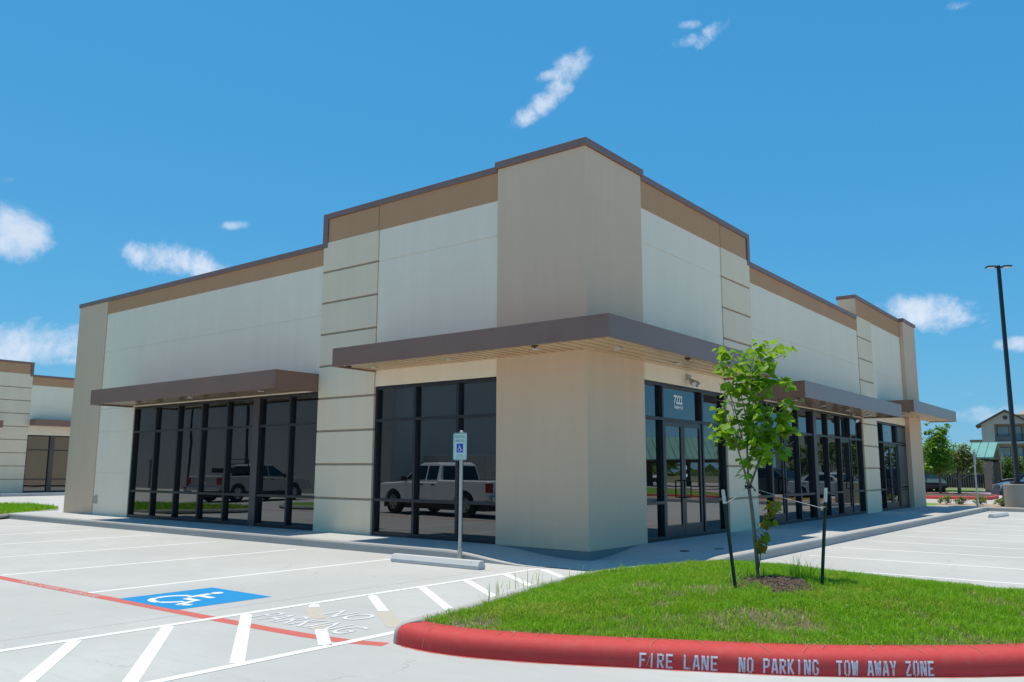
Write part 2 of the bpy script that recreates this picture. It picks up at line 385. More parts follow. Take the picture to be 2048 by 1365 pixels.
for k in range(14):
    ya = -1.36 - 0.872 * k; yb = ya - 1.39
    x0, y0, x1, y1 = AX + 0.05, ya - 0.03, BX - 0.05, yb
    P = lambda f: (x0 + (x1 - x0) * f, y0 + (y1 - y0) * f)
    if k == 5:
        for f0, f1 in ((0, 0.10), (0.68, 1.0)): line(*P(f0), *P(f1), 0.115, 'aisle_stripe', white_p, Z2)
        line(*P(0.10), *P(0.42), 0.17, 'blacked_out_stripe', tan_p, Z1); line(*P(0.56), *P(0.68), 0.17, 'blacked_out_stripe', tan_p, Z1)
    elif k == 4:
        line(*P(0), *P(0.52), 0.115, 'aisle_stripe', white_p, Z2); line(*P(0.52), *P(0.93), 0.18, 'blacked_out_stripe', tan_p, Z1)
    else:
        line(x0, y0, x1, y1, 0.115, 'aisle_stripe', white_p, Z2 - 0.0005 if k else Z2 - 0.001)
MB().sheet([(-2.03, -6.94), (-0.79, -6.94), (-0.79, -5.72), (-2.03, -5.72)], Z1 + 0.0006).build('blue_square', blue_p, lot)
place(wheelchair(), (-1.90, -6.85, Z2 + 0.001), (1, 0, 0), (0, 1, 0), 0.98).build('access_symbol', white_p, lot)
place(text_mb('PARKING', 0.56, 0.60, 0, 1.05), (0.90, -6.55, Z2 + 0.0012), (1, 0, 0), (0, 1, 0)).build('lettering', faded_p, lot)
place(text_mb('NO', 0.52, 0.72, 0, 1.05), (0.90, -6.02, Z2 + 0.0012), (1, 0, 0), (0, 1, 0)).build('lettering', faded_p, lot)
place(text_mb('FIRE LANE   NO PARKING   TOW AWAY ZONE', 0.125, 0.80), (-3.42, -7.018, Z2 + 0.0004), (1, 0, 0), (0, 1, 0)).build('lettering', faded_p, lot)

# ------------------------------------------------------------------ sidewalk with kerb and corner ramp
ss = lambda t: max(0.0, min(1.0, t)) ** 2 * (3 - 2 * max(0.0, min(1.0, t)))
KL, KR, YE = -1.30, 2.136, LOTY


def walk_h(x, y):
    hl = 0.15 * ss((-0.25 - x) / 1.9) if x < 0 else 0.0
    hr = 0.15 * ss((y + 0.55 * max(x, 0) - 0.15) / 1.8)
    return max(hl, hr) + 0.006


def strip_grid(xs, ys, m):
    o = len(m.v); nx, ny = len(xs), len(ys)
    m.v += [(x, y, walk_h(x, y)) for y in ys for x in xs]
    m.f += [(o + j * nx + i, o + j * nx + i + 1, o + (j + 1) * nx + i + 1, o + (j + 1) * nx + i) for j in range(ny - 1) for i in range(nx - 1)]


m = MB(); KW = 0.15
xsl = [-19.9, -15, -8, -4] + [-2.4 + 0.2 * i for i in range(13)]
strip_grid(xsl, [KL + KW, 0.2], m)
ysr = [0.2] + [0.3 + 0.2 * i for i in range(10)] + [4, 8, 16, YE]
strip_grid([0, 1.0, KR - KW], [KL + KW, 0.2], m); strip_grid([-0.2, 0, 1.0, KR - KW], ysr, m)
m.add([(-19.9, 0.2, .156), (-19.9, 27, .156), (-21.5, 27, .156), (-21.5, 1.5, .156), (-20.6, 0.6, .156), (-19.9, KL + KW, .156)], [(0, 1, 2, 3, 4, 5)])
walk = m.build('sidewalk', walk_m); tag(walk, kind='structure')
# kerb: a band with rounded arris along both outer edges
m = MB()


def kerb_run(path, outw, m):
    prof = [(0, -0.02), (0.0, 0.75), (-0.012, 0.93), (-0.03, 1.0), (-KW, 1.0)]
    o = len(m.v)
    for (x, y), ow in zip(path, outw):
        h = walk_h(x + ow[0] * -0.1, y + ow[1] * -0.1) + 0.001
        for a, b in prof: m.v.append((x + ow[0] * a, y + ow[1] * a, h * b if b > 0 else -0.02))
    k = len(prof)
    m.f += [(o + i * k + j, o + (i + 1) * k + j, o + (i + 1) * k + j + 1, o + i * k + j + 1) for i in range(len(path) - 1) for j in range(k - 1)]


kerb_run([(-19.9, KL)] + [(x, KL) for x in xsl[1:]], [(0, -1)] * len(xsl), m)
yk = [0.3 + 0.2 * i for i in range(10)] + [4, 8, 16, YE]
kerb_run([(KR, y) for y in yk], [(1, 0)] * len(yk), m)
kerb_run([(KR, YE), (90, YE)], [(0, -1)] * 2, m)
k = m.build('kerb', kerb_m); tag(k, kind='structure')

# ------------------------------------------------------------------ building kit
class Face:
    """a facade: u runs along the wall, n outward, z up"""
    def __init__(s, o, u, n): s.o, s.u, s.n = Vector((*o, 0)), Vector((*u, 0)), Vector((*n, 0))
    def p(s, u, n, z): return s.o + s.u * u + s.n * n + Vector((0, 0, z))
    def box(s, m, u0, u1, n0, n1, z0, z1): return m.box(s.p(u0, n0, z0), s.p(u1, n1, z1))


ZC = 0.12; ZL, ZT = 6.67, 7.36
GROOVES = [0.88 + 0.7275 * i for i in range(8)]


def wall(F, par, name, m, u0, u1, z0, z1, n1=0.0, n0=-0.3, bev=0.006):
    mb = MB(); F.box(mb, u0, u1, n0, n1, z0, z1); return mb.build(name, m, par, bev)


def panels(F, par, name, m, u0, u1, zs, n1=0.0, gap=0.012):
    """wall of stacked panels with thin reveal seams between"""
    mb = MB()
    for a, b in zip(zs[:-1], zs[1:]): F.box(mb, u0, u1, -0.3, n1, a + gap / 2 if a != zs[0] else a, b - gap / 2 if b != zs[-1] else b)
    F.box(mb, u0 + 0.01, u1 - 0.01, -0.32, n1 - 0.012, zs[0] + 0.01, zs[-1] - 0.01)
    return mb.build(name, m, par, 0.004)


def pilaster(F, par, u0, u1, z0, ztop, n1=0.025):
    mb = MB(); zs = [z0] + [q for q in GROOVES if q < ztop - 0.2] + [ztop]
    for i, (a, b) in enumerate(zip(zs[:-1], zs[1:])):
        F.box(mb, u0, u1, -0.3, n1, a + (0.024 if i else 0), b - (0.024 if b != ztop else 0))
    pl = mb.build('pilaster', grey, par, 0.005)
    mb = MB(); F.box(mb, u0 + 0.003, u1 - 0.003, -0.32, n1 - 0.022, z0, ztop - 0.01); mb.build('reveal', reveal_m, pl)
    return pl


def cap(F, par, u0, u1, zt, n1=0.045, dep=0.34, h=0.125, joints=True):
    mb = MB(); n = max(1, round((u1 - u0) / 3.1)) if joints else 1
    for i in range(n):
        a = u0 + (u1 - u0) * i / n; b = u0 + (u1 - u0) * (i + 1) / n
        F.box(mb, a + (0.004 if i else 0), b, -dep, n1, zt - h, zt)
    return mb.build('parapet_cap', capm, par, 0.006)


def storefront(F, par, us, z0=0.18, zt=3.22, rails=(0.88, 2.52), doors=(), wide=(), fm=None, n=-0.02, pane_mat=None):
    """aluminium framing with one pane per bay; doors = bay numbers that hold door leaves"""
    fm = fm or frame; dp = 0.15; w = 0.033
    mb = MB(); F.box(mb, us[0], us[-1], n - dp, n, z0 - 0.03, z0 + 0.055); F.box(mb, us[0], us[-1], n - dp, n, zt - 0.05, zt)
    zs = [z0 + 0.055, *rails, zt - 0.05]
    for i, u in enumerate(us):
        ww = w if u not in wide else 0.12
        a, b = u - ww, u + ww
        if i == 0: a = u; b = u + 0.05
        if i == len(us) - 1: b = u; a = u - 0.05
        F.box(mb, a, b, n - dp, n - 0.002, z0 + 0.055, zt - 0.05)
    for i in range(len(us) - 1):
        a = us[i] + (0.05 if i == 0 else (w if us[i] not in wide else 0.12)); b = us[i + 1] - (0.05 if i == len(us) - 2 else (w if us[i + 1] not in wide else 0.12))
        for r in rails:
            if r < 1.5 and i in doors: continue
            F.box(mb, a, b, n - dp, n - 0.004, r - 0.03, r + 0.03)
    fr = mb.build('storefront', fm, par, 0.004)
    for u in wide:
        pm = MB(); F.box(pm, u - 0.125, u + 0.125, n - 0.001, n + 0.022, z0 - 0.03, zt); pm.build('post', post_m, fr, 0.004)
    gn = n - 0.085
    for i in range(len(us) - 1):
        a = us[i] + 0.02; b = us[i + 1] - 0.02
        for j in range(len(zs) - 1):
            if i in doors and zs[j + 1] <= rails[-1] + 0.01: continue
            pm = MB(); F.box(pm, a, b, gn - 0.012, gn + RNG.uniform(-.0008, .0008), zs[j] - 0.0, zs[j + 1])
            pm.build('pane', pane_mat or glass, fr)
    return fr


def door(F, par, u0, u1, hinge, z0=0.165, zt=2.49, n=-0.045, fm=None, notice=False):
    """glazed leaf: stiles, rails, pane, pull handle near the free edge"""
    fm = fm or doorm; mb = MB(); s = 0.085; d = 0.05
    F.box(mb, u0, u0 + s, n - d, n, z0, zt); F.box(mb, u1 - s, u1, n - d, n, z0, zt)
    F.box(mb, u0 + s, u1 - s, n - d, n - 0.002, zt - 0.1, zt); F.box(mb, u0 + s, u1 - s, n - d, n - 0.002, z0, z0 + 0.26)
    dr = mb.build('door', fm, par, 0.004)
    pm = MB(); F.box(pm, u0 + s - 0.005, u1 - s + 0.005, n - 0.031, n - 0.024, z0 + 0.25, zt - 0.095); pm.build('pane', glass, dr)
    uh = u1 - 0.05 if hinge == 0 else u0 + 0.05; sg = -1 if hinge == 0 else 1
    hm = MB(); q = [F.p(uh, n - 0.01, 1.30), F.p(uh, n + 0.055, 1.30), F.p(uh + sg * 0.09, n + 0.075, 1.30), F.p(uh + sg * 0.09, n + 0.075, 0.96), F.p(uh, n + 0.055, 0.96), F.p(uh, n - 0.01, 0.96)]
    hm.tube(q, 0.014, 8).build('handle', dark, dr, smooth=True)
    if notice:
        for a, b, c, e in ((0.30, 0.36, 1.52, 1.60), (0.30, 0.38, 1.37, 1.435)):
            nm = MB(); F.box(nm, u0 + a - 0.19, u0 + b - 0.19, n - 0.0235, n - 0.022, c, e); nm.build('notice', lensm, dr)
    return dr


def canopy(par, x0, x1, y0, y1, z0, z1, outer, rib, sm, lights=(), skirt=None):
    """flat metal canopy: fascia box round a ribbed soffit. outer = sides with a fascia; rib = axis the soffit ribs follow"""
    mb = MB(); t = 0.05; zi = z0 + 0.035
    mb.box((x0 + t, y0 + t, zi + 0.03), (x1 - t, y1 - t, z1 - 0.02))
    if 'l' in outer: mb.box((x0, y0, z0), (x0 + t, y1, z1))
    if 'r' in outer: mb.box((x1 - t, y0, z0), (x1, y1, z1))
    if 'f' in outer: mb.box((x0 + t, y0, z0), (x1 - t, y0 + t, z1))
    c = mb.build('canopy', fascia, par, 0.006)
    soffit_part(c, x0 + (t if 'l' in outer else 0), x1 - (t if 'r' in outer else 0), y0 + (t if 'f' in outer else 0), y1, zi, rib, sm)
    for (lx, ly) in lights: downlight(c, lx, ly, zi)
    return c


def soffit_part(par, x0, x1, y0, y1, z, rib, sm, step=0.2):
    mb = MB()
    if rib == 'y':
        n = max(1, round((x1 - x0) / step)); e = [x0 + (x1 - x0) * i / n for i in range(n + 1)]
        for a, b in zip(e[:-1], e[1:]): mb.box((a, y0, z), (a + (b - a) * .62, y1, z + 0.02))
    else:
        n = max(1, round((y1 - y0) / step)); e = [y0 + (y1 - y0) * i / n for i in range(n + 1)]
        for a, b in zip(e[:-1], e[1:]): mb.box((x0, a, z), (x1, a + (b - a) * .62, z + 0.02))
    mb.box((x0, y0, z + 0.022), (x1, y1, z + 0.028))
    return mb.build('soffit', sm, par, 0.004)


def downlight(par, x, y, z):
    mb = MB(); n = 14; o = [(x + 0.085 * math.cos(i * 2 * math.pi / n), y + 0.085 * math.sin(i * 2 * math.pi / n)) for i in range(n)]
    mb.prism([(a, b, z - 0.012) for a, b in o], (0, 0, 0.03)); d = mb.build('downlight', steel, par, 0.003)
    MB().prism([(x + (a - x) * 0.75, y + (b - y) * 0.75, z - 0.016) for a, b in o], (0, 0, 0.008)).build('lens', lensm, d)


def scupper(par, x, y, z):
    mb = MB(); mb.box((x - 0.05, y - 0.035, z - 0.03), (x + 0.05, y + 0.035, z + 0.02)); mb.tube([(x, y, z - 0.03), (x, y, z - 0.05)], 0.018, 8)
    mb.build('drain_outlet', doorm, par, 0.004)


def floodlight(F, par, u, z, n=0.02):
    mb = MB(); F.box(mb, u - 0.06, u + 0.06, n - 0.03, n + 0.05, z - 0.05, z + 0.05)
    f = mb.build('floodlight', steel, par, 0.006)
    for sgn in (-1, 1):
        hm = MB(); p = F.p(u + sgn * 0.04, n + 0.06, z - 0.05); q = F.p(u + sgn * 0.11, n + 0.19, z - 0.17)
        hm.tube([p, p.lerp(q, 0.35), p.lerp(q, 0.4), q], [0.022, 0.03, 0.052, 0.06], 12); hm.build('lamp_head', steel, f, smooth=False)


# ------------------------------------------------------------------ the corner building
B = empty('retail_building'); tag(B, 'single-storey corner shop building, white and taupe panels, dark canopies and black glazing', 'building')
D = 0.05
FL = Face((0, D), (1, 0), (0, -1)); FR = Face((-D, 0), (0, 1), (1, 0))
# left front
wall(FL, B, 'end_pier', taupe, -19.16, -17.36, 0.12, ZL - ZC, 0.02, -0.4)
panels(FL, B, 'wall', white, -17.35, -15.36, [0.12, 1.37, 2.57, 3.235])
panels(FL, B, 'wall', white, -17.35, -7.23, [3.24, 4.98, 6.15])
wall(FL, B, 'parapet_band', brown, -17.35, -7.22, 6.15, ZL - ZC, 0.006)
cap(FL, B, -19.2, -7.25, ZL)
pilaster(FL, B, -7.21, -5.38, 0.12, ZL)
wall(FL, B, 'parapet_band', brown, -7.07, -5.40, ZL, ZT - ZC - 0.01, 0.012)
wall(FL, B, 'parapet_band', brown, -5.39, -2.03, ZL, ZT - ZC, 0.006)
panels(FL, B, 'wall', white, -5.37, -2.03, [3.24, 5.97, ZL])
cap(FL, B, -7.24, -2.04, ZT, dep=0.6)
mb = MB(); FL.box(mb, -7.24, -7.075, -0.6, 0.045, ZL - ZC, ZT - ZC); mb.build('parapet_cap', capm, B, 0.006)
# corner tower
mb = MB(); mb.box((-2.02, 0, 0.15), (0, 2.02, 7.29)); tower = mb.build('corner_tower', taupe, B, 0.012)
mb = MB(); mb.box((-2.0, 0.008, -0.1), (-0.008, 2.0, 0.15)); mb.build('foundation', concrete('foundation_concrete', (0.24, 0.25, 0.24)), B, 0.01)
mb = MB(); mb.box((-2.06, -0.045, 7.29), (0.045, 2.065, 7.425)); mb.build('parapet_cap', capm, B, 0.006)
# right front
panels(FR, B, 'wall', white, 2.03, 5.84, [3.24, 5.97, ZL])
wall(FR, B, 'parapet_band', brown, 2.03, 5.85, ZL, ZT - ZC, 0.006)
wall(FR, B, 'parapet_band', brown, 5.86, 7.39, ZL, ZT - ZC - 0.01, 0.012)
pilaster(FR, B, 5.85, 7.53, 0.12, ZL)
cap(FR, B, 2.04, 7.56, ZT, dep=0.6)
mb = MB(); FR.box(mb, 7.40, 7.56, -0.6, 0.045, ZL - ZC, ZT - ZC); mb.build('parapet_cap', capm, B, 0.006)
panels(FR, B, 'wall', white, 7.55, 16.70, [3.24, 4.98, 6.15])
wall(FR, B, 'parapet_band', brown, 7.55, 16.70, 6.15, ZL - ZC, 0.006)
cap(FR, B, 7.57, 16.68, ZL)
pilaster(FR, B, 16.72, 18.43, 0.12, ZL)
panels(FR, B, 'wall', white, 18.44, 22.55, [3.24, 4.98, ZL])
wall(FR, B, 'parapet_band', brown, 16.74, 18.43, ZL, ZT - ZC + 0.03, 0.006, -0.55)
wall(FR, B, 'parapet_band', brown, 18.44, 22.55, ZL, ZT - ZC + 0.03, 0.006, -0.55)
mb = MB(); FR.box(mb, 16.70, 16.735, -0.56, 0.012, ZL - 0.1, ZT - ZC + 0.03); mb.build('parapet_return', taupe, B, 0.004)
cap(FR, B, 16.68, 22.52, ZT + 0.035, dep=0.6)
mb = MB(); mb.box((-1.6, 22.56, 0.1), (0.1, 24.5, 7.30)); mb.build('end_tower', taupe, B, 0.012)
mb = MB(); mb.box((-1.64, 22.52, 7.30), (0.145, 24.54, 7.425)); mb.build('parapet_cap', capm, B, 0.006)
# body behind the fronts: roof, back walls
mb = MB(); mb.box((-19.1, 0.45, 0.1), (-0.45, 24.4, 6.1)); mb.build('roof', stucco('roof_membrane', (0.5, 0.5, 0.48)), B)
mb = MB(); mb.box((-19.15, 0.46, 0.1), (-18.85, 24.5, ZL - ZC)); mb.box((-18.85, 24.2, 0.1), (-1.6, 24.5, ZL - ZC)); mb.build('back_wall', grey, B, 0.006)
mb = MB(); mb.box((-19.2, 0.40, ZL - ZC), (-18.8, 24.54, ZL)); mb.build('parapet_cap', capm, B, 0.006)
# glazing, left front
sL1 = storefront(FL, B, [-15.36, -14.2, -13.06, -11.91, -10.78, -9.54, -8.27, -7.21], wide=(-9.54,))
sL2 = storefront(FL, B, [-5.37, -4.21, -3.05, -2.02])
# glazing, right front
sR1 = storefront(FR, B, [2.03, 2.88, 4.68, 5.85], doors=(1,))
door(FR, B, 2.93, 3.765, 0); door(FR, B, 3.775, 4.63, 1, notice=True)
sR2 = storefront(FR, B, [7.53, 8.62, 9.56, 10.66, 11.96, 13.16, 14.38, 15.40, 16.71], doors=(1, 6), wide=(11.96,), fm=None)
door(FR, B, 8.67, 9.51, 0, fm=None); door(FR, B, 14.43, 15.35, 0)
sR3 = storefront(FR, B, [18.44, 19.32, 21.2, 22.56], doors=(1,))
door(FR, B, 19.37, 20.255, 0); door(FR, B, 20.265, 21.15, 1)
mb = MB(); FR.box(mb, 21.3, 22.5, -0.03, -0.015, 0.95, 2.45); FR.box(mb, 21.3, 22.5, -0.03, -0.015, 2.58, 3.15); FR.box(mb, 21.3, 22.5, -0.03, -0.015, 0.25, 0.83); mb.build('bronze_panel', doorm, B, 0.004)
vinyl = mat('white_vinyl', (0.92, 0.92, 0.92), 0.5, 0)
# door number on the glass above the doors
nm = place(text_mb('7222', 0.24, 0.82, 0, 1.0, 0.007), (-D - 0.1005, 3.70, 2.945), (0, 1, 0), (0, 0, 1)); nm.build('lettering', vinyl, sR1)
nm = place(text_mb('Reading Rd.', 0.11, 0.75, 0, 1.0, 0.002), (-D - 0.1005, 3.715, 2.80), (0, 1, 0), (0, 0, 1)); nm.build('lettering', vinyl, sR1)
nm = place(text_mb('7222', 0.235, 0.80, 0, 0.95), (-D - 0.1005, 20.26, 2.90), (0, 1, 0), (0, 0, 1)); nm.build('lettering', white_p, sR3)
# canopies
cz0, cz1 = 3.54, 3.916; t = 0.05
mb = MB()
mb.box((-5.37, -1.136, cz0), (1.13, -1.136 + t, cz1)); mb.box((1.13 - t, -1.136 + t, cz0), (1.13, 5.83, cz1)); mb.box((-5.37, -1.136 + t, cz0), (-5.37 + t, 0.02, cz1)); mb.box((-D + 0.01, 5.83 - t, cz0), (1.13 - t, 5.83, cz1))
mb.box((-5.32, -1.086, cz0 + 0.07), (1.08, -0.002, cz1 - 0.02)); mb.box((0.002, -0.002, cz0 + 0.07), (1.08, 5.78, cz1 - 0.02))
mb.box((-5.3, -0.002, cz0 + 0.07), (-2.03, D - 0.003, cz1 - 0.03)); mb.box((-D + 0.003, 2.03, cz0 + 0.07), (0.002, 5.78, cz1 - 0.03))
mc = mb.build('canopy', fascia, B, 0.005)
soffit_part(mc, -5.32, -0.001, -1.086, -0.003, cz0 + 0.03, 'y', soffit); soffit_part(mc, 0.003, 1.08, -1.086, 5.78, cz0 + 0.03, 'y', soffit)
soffit_part(mc, -5.32, -2.03, -0.003, D - 0.004, cz0 + 0.031, 'y', soffit); soffit_part(mc, -D + 0.004, 0.003, 2.03, 5.78, cz0 + 0.031, 'y', soffit)
for p in ((-4.9, -0.43), (-2.81, -0.45), (-0.69, -0.55), (0.50, 0.2), (0.45, 2.58), (0.46, 5.35)): downlight(mc, *p, cz0 + 0.03)
for p in ((-5.2, -0.85), (-0.45, -0.92), (0.9, 2.05), (0.9, 0.6 + 4.2)): scupper(mc, *p, cz0 + 0.03)
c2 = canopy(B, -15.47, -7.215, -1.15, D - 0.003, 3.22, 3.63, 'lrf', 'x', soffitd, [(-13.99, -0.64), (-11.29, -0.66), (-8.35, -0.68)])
scupper(c2, -15.2, -0.95, 3.25); scupper(c2, -7.9, -1.0, 3.25)


def canopy_r(y0, y1, x1, z0, z1, sm, lights, x0=-D + 0.003):
    mb = MB(); mb.box((x1 - t, y0, z0), (x1, y1, z1)); mb.box((x0, y0, z0), (x1 - t, y0 + t, z1)); mb.box((x0, y1 - t, z0), (x1 - t, y1, z1)); mb.box((x0, y0 + t, z0 + 0.07), (x1 - t, y1 - t, z1 - 0.02))
    c = mb.build('canopy', fascia, B, 0.005); soffit_part(c, x0, x1 - t, y0 + t, y1 - t, z0 + 0.03, 'y', sm)
    for p in lights: downlight(c, *p, z0 + 0.03)
    return c


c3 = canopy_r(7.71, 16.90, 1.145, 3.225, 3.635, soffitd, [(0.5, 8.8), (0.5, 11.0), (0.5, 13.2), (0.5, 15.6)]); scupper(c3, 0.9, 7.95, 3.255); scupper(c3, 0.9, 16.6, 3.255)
c4 = canopy_r(18.72, 26.0, 1.13, 3.515, 3.93, soffit, [(0.5, 20.2), (0.5, 22.5)], x0=0.103); scupper(c4, 0.9, 18.95, 3.545)
mb = MB(); mb.box((-D + 0.003, 18.72, 3.515), (0.103, 22.55, 3.92)); mb.build('canopy', fascia, B, 0.004)
floodlight(FR, B, 3.94, 3.44); floodlight(FR, B, 9.2, 3.22, 0.1); floodlight(FR, B, 15.25, 3.22, 0.1)
mb = MB(); FL.box(mb, -17.26, -17.1, 0.0, 0.05, 0.48, 0.70); mb.build('outlet_box', steel, B, 0.006)
# cleanout covers in the walk
for x, y in ((1.15, 1.2), (1.45, 1.9)):
    mb = MB(); mb.prism([(x + 0.085 * math.cos(i * math.pi / 8), y + 0.085 * math.sin(i * math.pi / 8), walk_h(x, y) + 0.001) for i in range(16)], (0, 0, 0.004))
    tag(mb.build('cleanout_cover', frame), 'small round dark drain cover set in the shaded sidewalk by the glass doors', 'drain cover', 'drain covers in the sidewalk')

# ------------------------------------------------------------------ second building, far left
B2 = empty('neighbour_building', (-42.6, 8, 0)); tag(B2, 'matching white and grey shop building standing behind the taupe end pier', 'building')
B2.location = (0, 0, 0)
F2 = Face((-42.6, 0), (0, 1), (1, 0)); z2 = 0.08
pilaster(F2, B2, 2.0, 8.24, 0.1, ZL + z2)
wall(F2, B2, 'parapet_band', brown, -9.0, 8.09, ZL + z2, ZT + z2 - ZC, 0.012)
cap(F2, B2, -9.0, 8.26, ZT + z2, dep=0.6)
mb = MB(); F2.box(mb, 8.10, 8.26, -0.6, 0.045, ZL + z2 - ZC, ZT + z2 - ZC); mb.build('parapet_cap', capm, B2, 0.006)
panels(F2, B2, 'wall', white, -9.0, 1.98, [3.3, 5.97, ZL + z2])
panels(F2, B2, 'wall', white, 8.25, 24.0, [3.35, 4.98, 6.15])
wall(F2, B2, 'parapet_band', brown, 8.25, 24.0, 6.15, ZL + z2 - ZC, 0.006); cap(F2, B2, 8.27, 24.0, ZL + z2)
storefront(F2, B2, [8.25, 9.62, 10.75, 12.0, 13.2], zt=3.33, wide=(9.62,)); storefront(F2, B2, [-9, -7, -5, -3, -1, 0.5, 2.0], zt=3.3)
panels(F2, B2, 'wall', white, 13.2, 24.0, [0.1, 1.4, 3.35])
mb = MB(); F2.box(mb, 8.30, 22.0, 0.0, 0.75, 3.86, 4.22); mb.build('canopy', fascia, B2, 0.006)
mb = MB(); F2.box(mb, -9, 6.6, 0.03, 0.9, 3.66, 4.04); mb.build('canopy', fascia, B2, 0.006)
mb = MB(); mb.box((-62, -9, 0.05), (-43.0, 24.0, 6.0)); mb.build('roof', MATS['roof_membrane'], B2)
mb = MB(); mb.box((-42.5, -12, -0.02), (-40.9, 26, 0.155)); o = mb.build('sidewalk_far', walk_m, None, 0.02); tag(o, kind='structure')


def rebase(o, loc):
    """put a thing's Empty at its base while its parts keep their world places"""
    o.location = loc; inv = Matrix.Translation(-Vector(loc))
    for c in kids(o): c.matrix_parent_inverse = inv


rebase(B, (0, 0, 0.1)); rebase(B2, (-42.6, 8, 0.1))


# ------------------------------------------------------------------ grass island
def smooth_closed(pts, n=8):
    out = []; N = len(pts)
    for i in range(N):
        p0, p1, p2, p3 = [np.array(pts[(i + k) % N], float) for k in (-1, 0, 1, 2)]
        for j in range(n):
            t = j / n; out.append(0.5 * ((2 * p1) + (-p0 + p2) * t + (2 * p0 - 5 * p1 + 4 * p2 - p3) * t * t + (-p0 + 3 * p1 - 3 * p2 + p3) * t ** 3))
    return np.array(out)


def out_normals(P):
    t = np.roll(P, -1, 0) - np.roll(P, 1, 0); t /= np.linalg.norm(t, axis=1)[:, None]
    return np.stack([t[:, 1], -t[:, 0]], 1)


def inside(P, xy):
    x, y = xy[:, 0], xy[:, 1]; r = np.zeros(len(xy), bool); n = len(P)
    for i in range(n):
        a, b = P[i], P[(i + 1) % n]
        c = ((a[1] > y) != (b[1] > y)) & (x < (b[0] - a[0]) * (y - a[1]) / (b[1] - a[1] + 1e-12) + a[0]); r ^= c
    return r


def edge_dist(P, xy):
    d = np.full(len(xy), 1e9)
    for i in range(len(P)):
        a, b = P[i], P[(i + 1) % len(P)]; ab = b - a
        t = np.clip(((xy - a) @ ab) / (ab @ ab + 1e-12), 0, 1); d = np.minimum(d, np.linalg.norm(xy - a - t[:, None] * ab, axis=1))
    return d


ISL = smooth_closed([(2.2, -6.60), (2.36, -6.71), (2.95, -6.72), (3.63, -6.51), (4.4, -6.14), (5.45, -5.6), (6.24, -5.02), (6.85, -4.45), (7.4, -3.75), (7.8, -2.9), (7.9, -2.0), (7.5, -1.15), (6.5, -0.72),
                     (5.2, -0.40), (3.6, 0.05), (2.55, 0.12), (1.95, -0.35), (1.62, -1.3), (1.45, -2.3), (1.5, -3.2), (1.78, -4.6), (2.02, -5.8), (2.1, -6.35)])
NRM = out_normals(ISL)
KH = 0.16
KPROF = [(0.0, -0.02), (0.0, 0.0), (-0.003, 0.06), (-0.008, 0.10), (-0.024, 0.130), (-0.050, 0.153), (-0.09, 0.164), (-0.255, 0.176), (-0.255, 0.06)]


def sweep(name, P, N, idx, prof, m, par=None, closed=False, smooth=True):
    mb = MB(); k = len(prof)
    for i in idx: mb.v += [(P[i][0] + N[i][0] * a, P[i][1] + N[i][1] * a, b) for a, b in prof]
    n = len(idx)
    for i in range(n if closed else n - 1):
        j = (i + 1) % n; mb.f += [(i * k + q, j * k + q, j * k + q + 1, i * k + q + 1) for q in range(k - 1)]
    if not closed: mb.f += [tuple(range(k)), tuple(range((n - 1) * k, n * k))]
    return mb.build(name, m, par, smooth=smooth)


red_n = 8 * 12
kr_ = sweep('red_kerb', ISL, NRM, list(range(7, red_n + 1)), KPROF, kred_m); tag(kr_, kind='structure')
kg_ = sweep('island_kerb', ISL, NRM, list(range(red_n, len(ISL))) + list(range(0, 8)), KPROF, kerb_m); tag(kg_, kind='structure')
inner = ISL - NRM * 0.245
TREE = Vector((4.06, -2.85, 0.0)); MULCH = Vector((4.42, -3.35))


def mound(xy):
    d = edge_dist(inner, xy); t = np.clip(d / 1.7, 0, 1); h = 0.150 + 0.16 * t * t * (3 - 2 * t)
    r = np.sqrt(((xy[:, 0] - MULCH.x) * 0.789 + (xy[:, 1] - MULCH.y) * 0.615) ** 2 / 0.45 ** 2 + ((xy[:, 0] - MULCH.x) * -0.615 + (xy[:, 1] - MULCH.y) * 0.789) ** 2 / 0.54 ** 2)
    return h + 0.085 * np.clip(1 - r * r, 0, 1) ** 0.8 + 0.012 * np.sin(xy[:, 0] * 5.1) * np.sin(xy[:, 1] * 4.3)


def mulch_r(xy):
    a = np.arctan2(xy[:, 1] - MULCH.y, xy[:, 0] - MULCH.x)
    r = np.sqrt(((xy[:, 0] - MULCH.x) * 0.789 + (xy[:, 1] - MULCH.y) * 0.615) ** 2 / 0.45 ** 2 + ((xy[:, 0] - MULCH.x) * -0.615 + (xy[:, 1] - MULCH.y) * 0.789) ** 2 / 0.54 ** 2)
    return r * (1 + 0.14 * np.sin(3 * a + 1) + 0.10 * np.sin(7 * a) + 0.06 * np.sin(17 * a))


def np_mesh(name, verts, faces_flat, sizes, m, parent=None):
    me = bpy.data.meshes.new(name); nv = len(verts); nf = len(sizes); nl = len(faces_flat)
    me.vertices.add(nv); me.vertices.foreach_set('co', np.asarray(verts, np.float32).ravel())
    me.loops.add(nl); me.loops.foreach_set('vertex_index', np.asarray(faces_flat, np.int32))
    me.polygons.add(nf); st = np.concatenate([[0], np.cumsum(sizes)[:-1]]).astype(np.int32)
    me.polygons.foreach_set('loop_start', st)
    me.update(calc_edges=True); me.validate()
    me.materials.append(m); o = bpy.data.objects.new(name, me); COL.objects.link(o)
    if parent: o.parent = parent
    return o


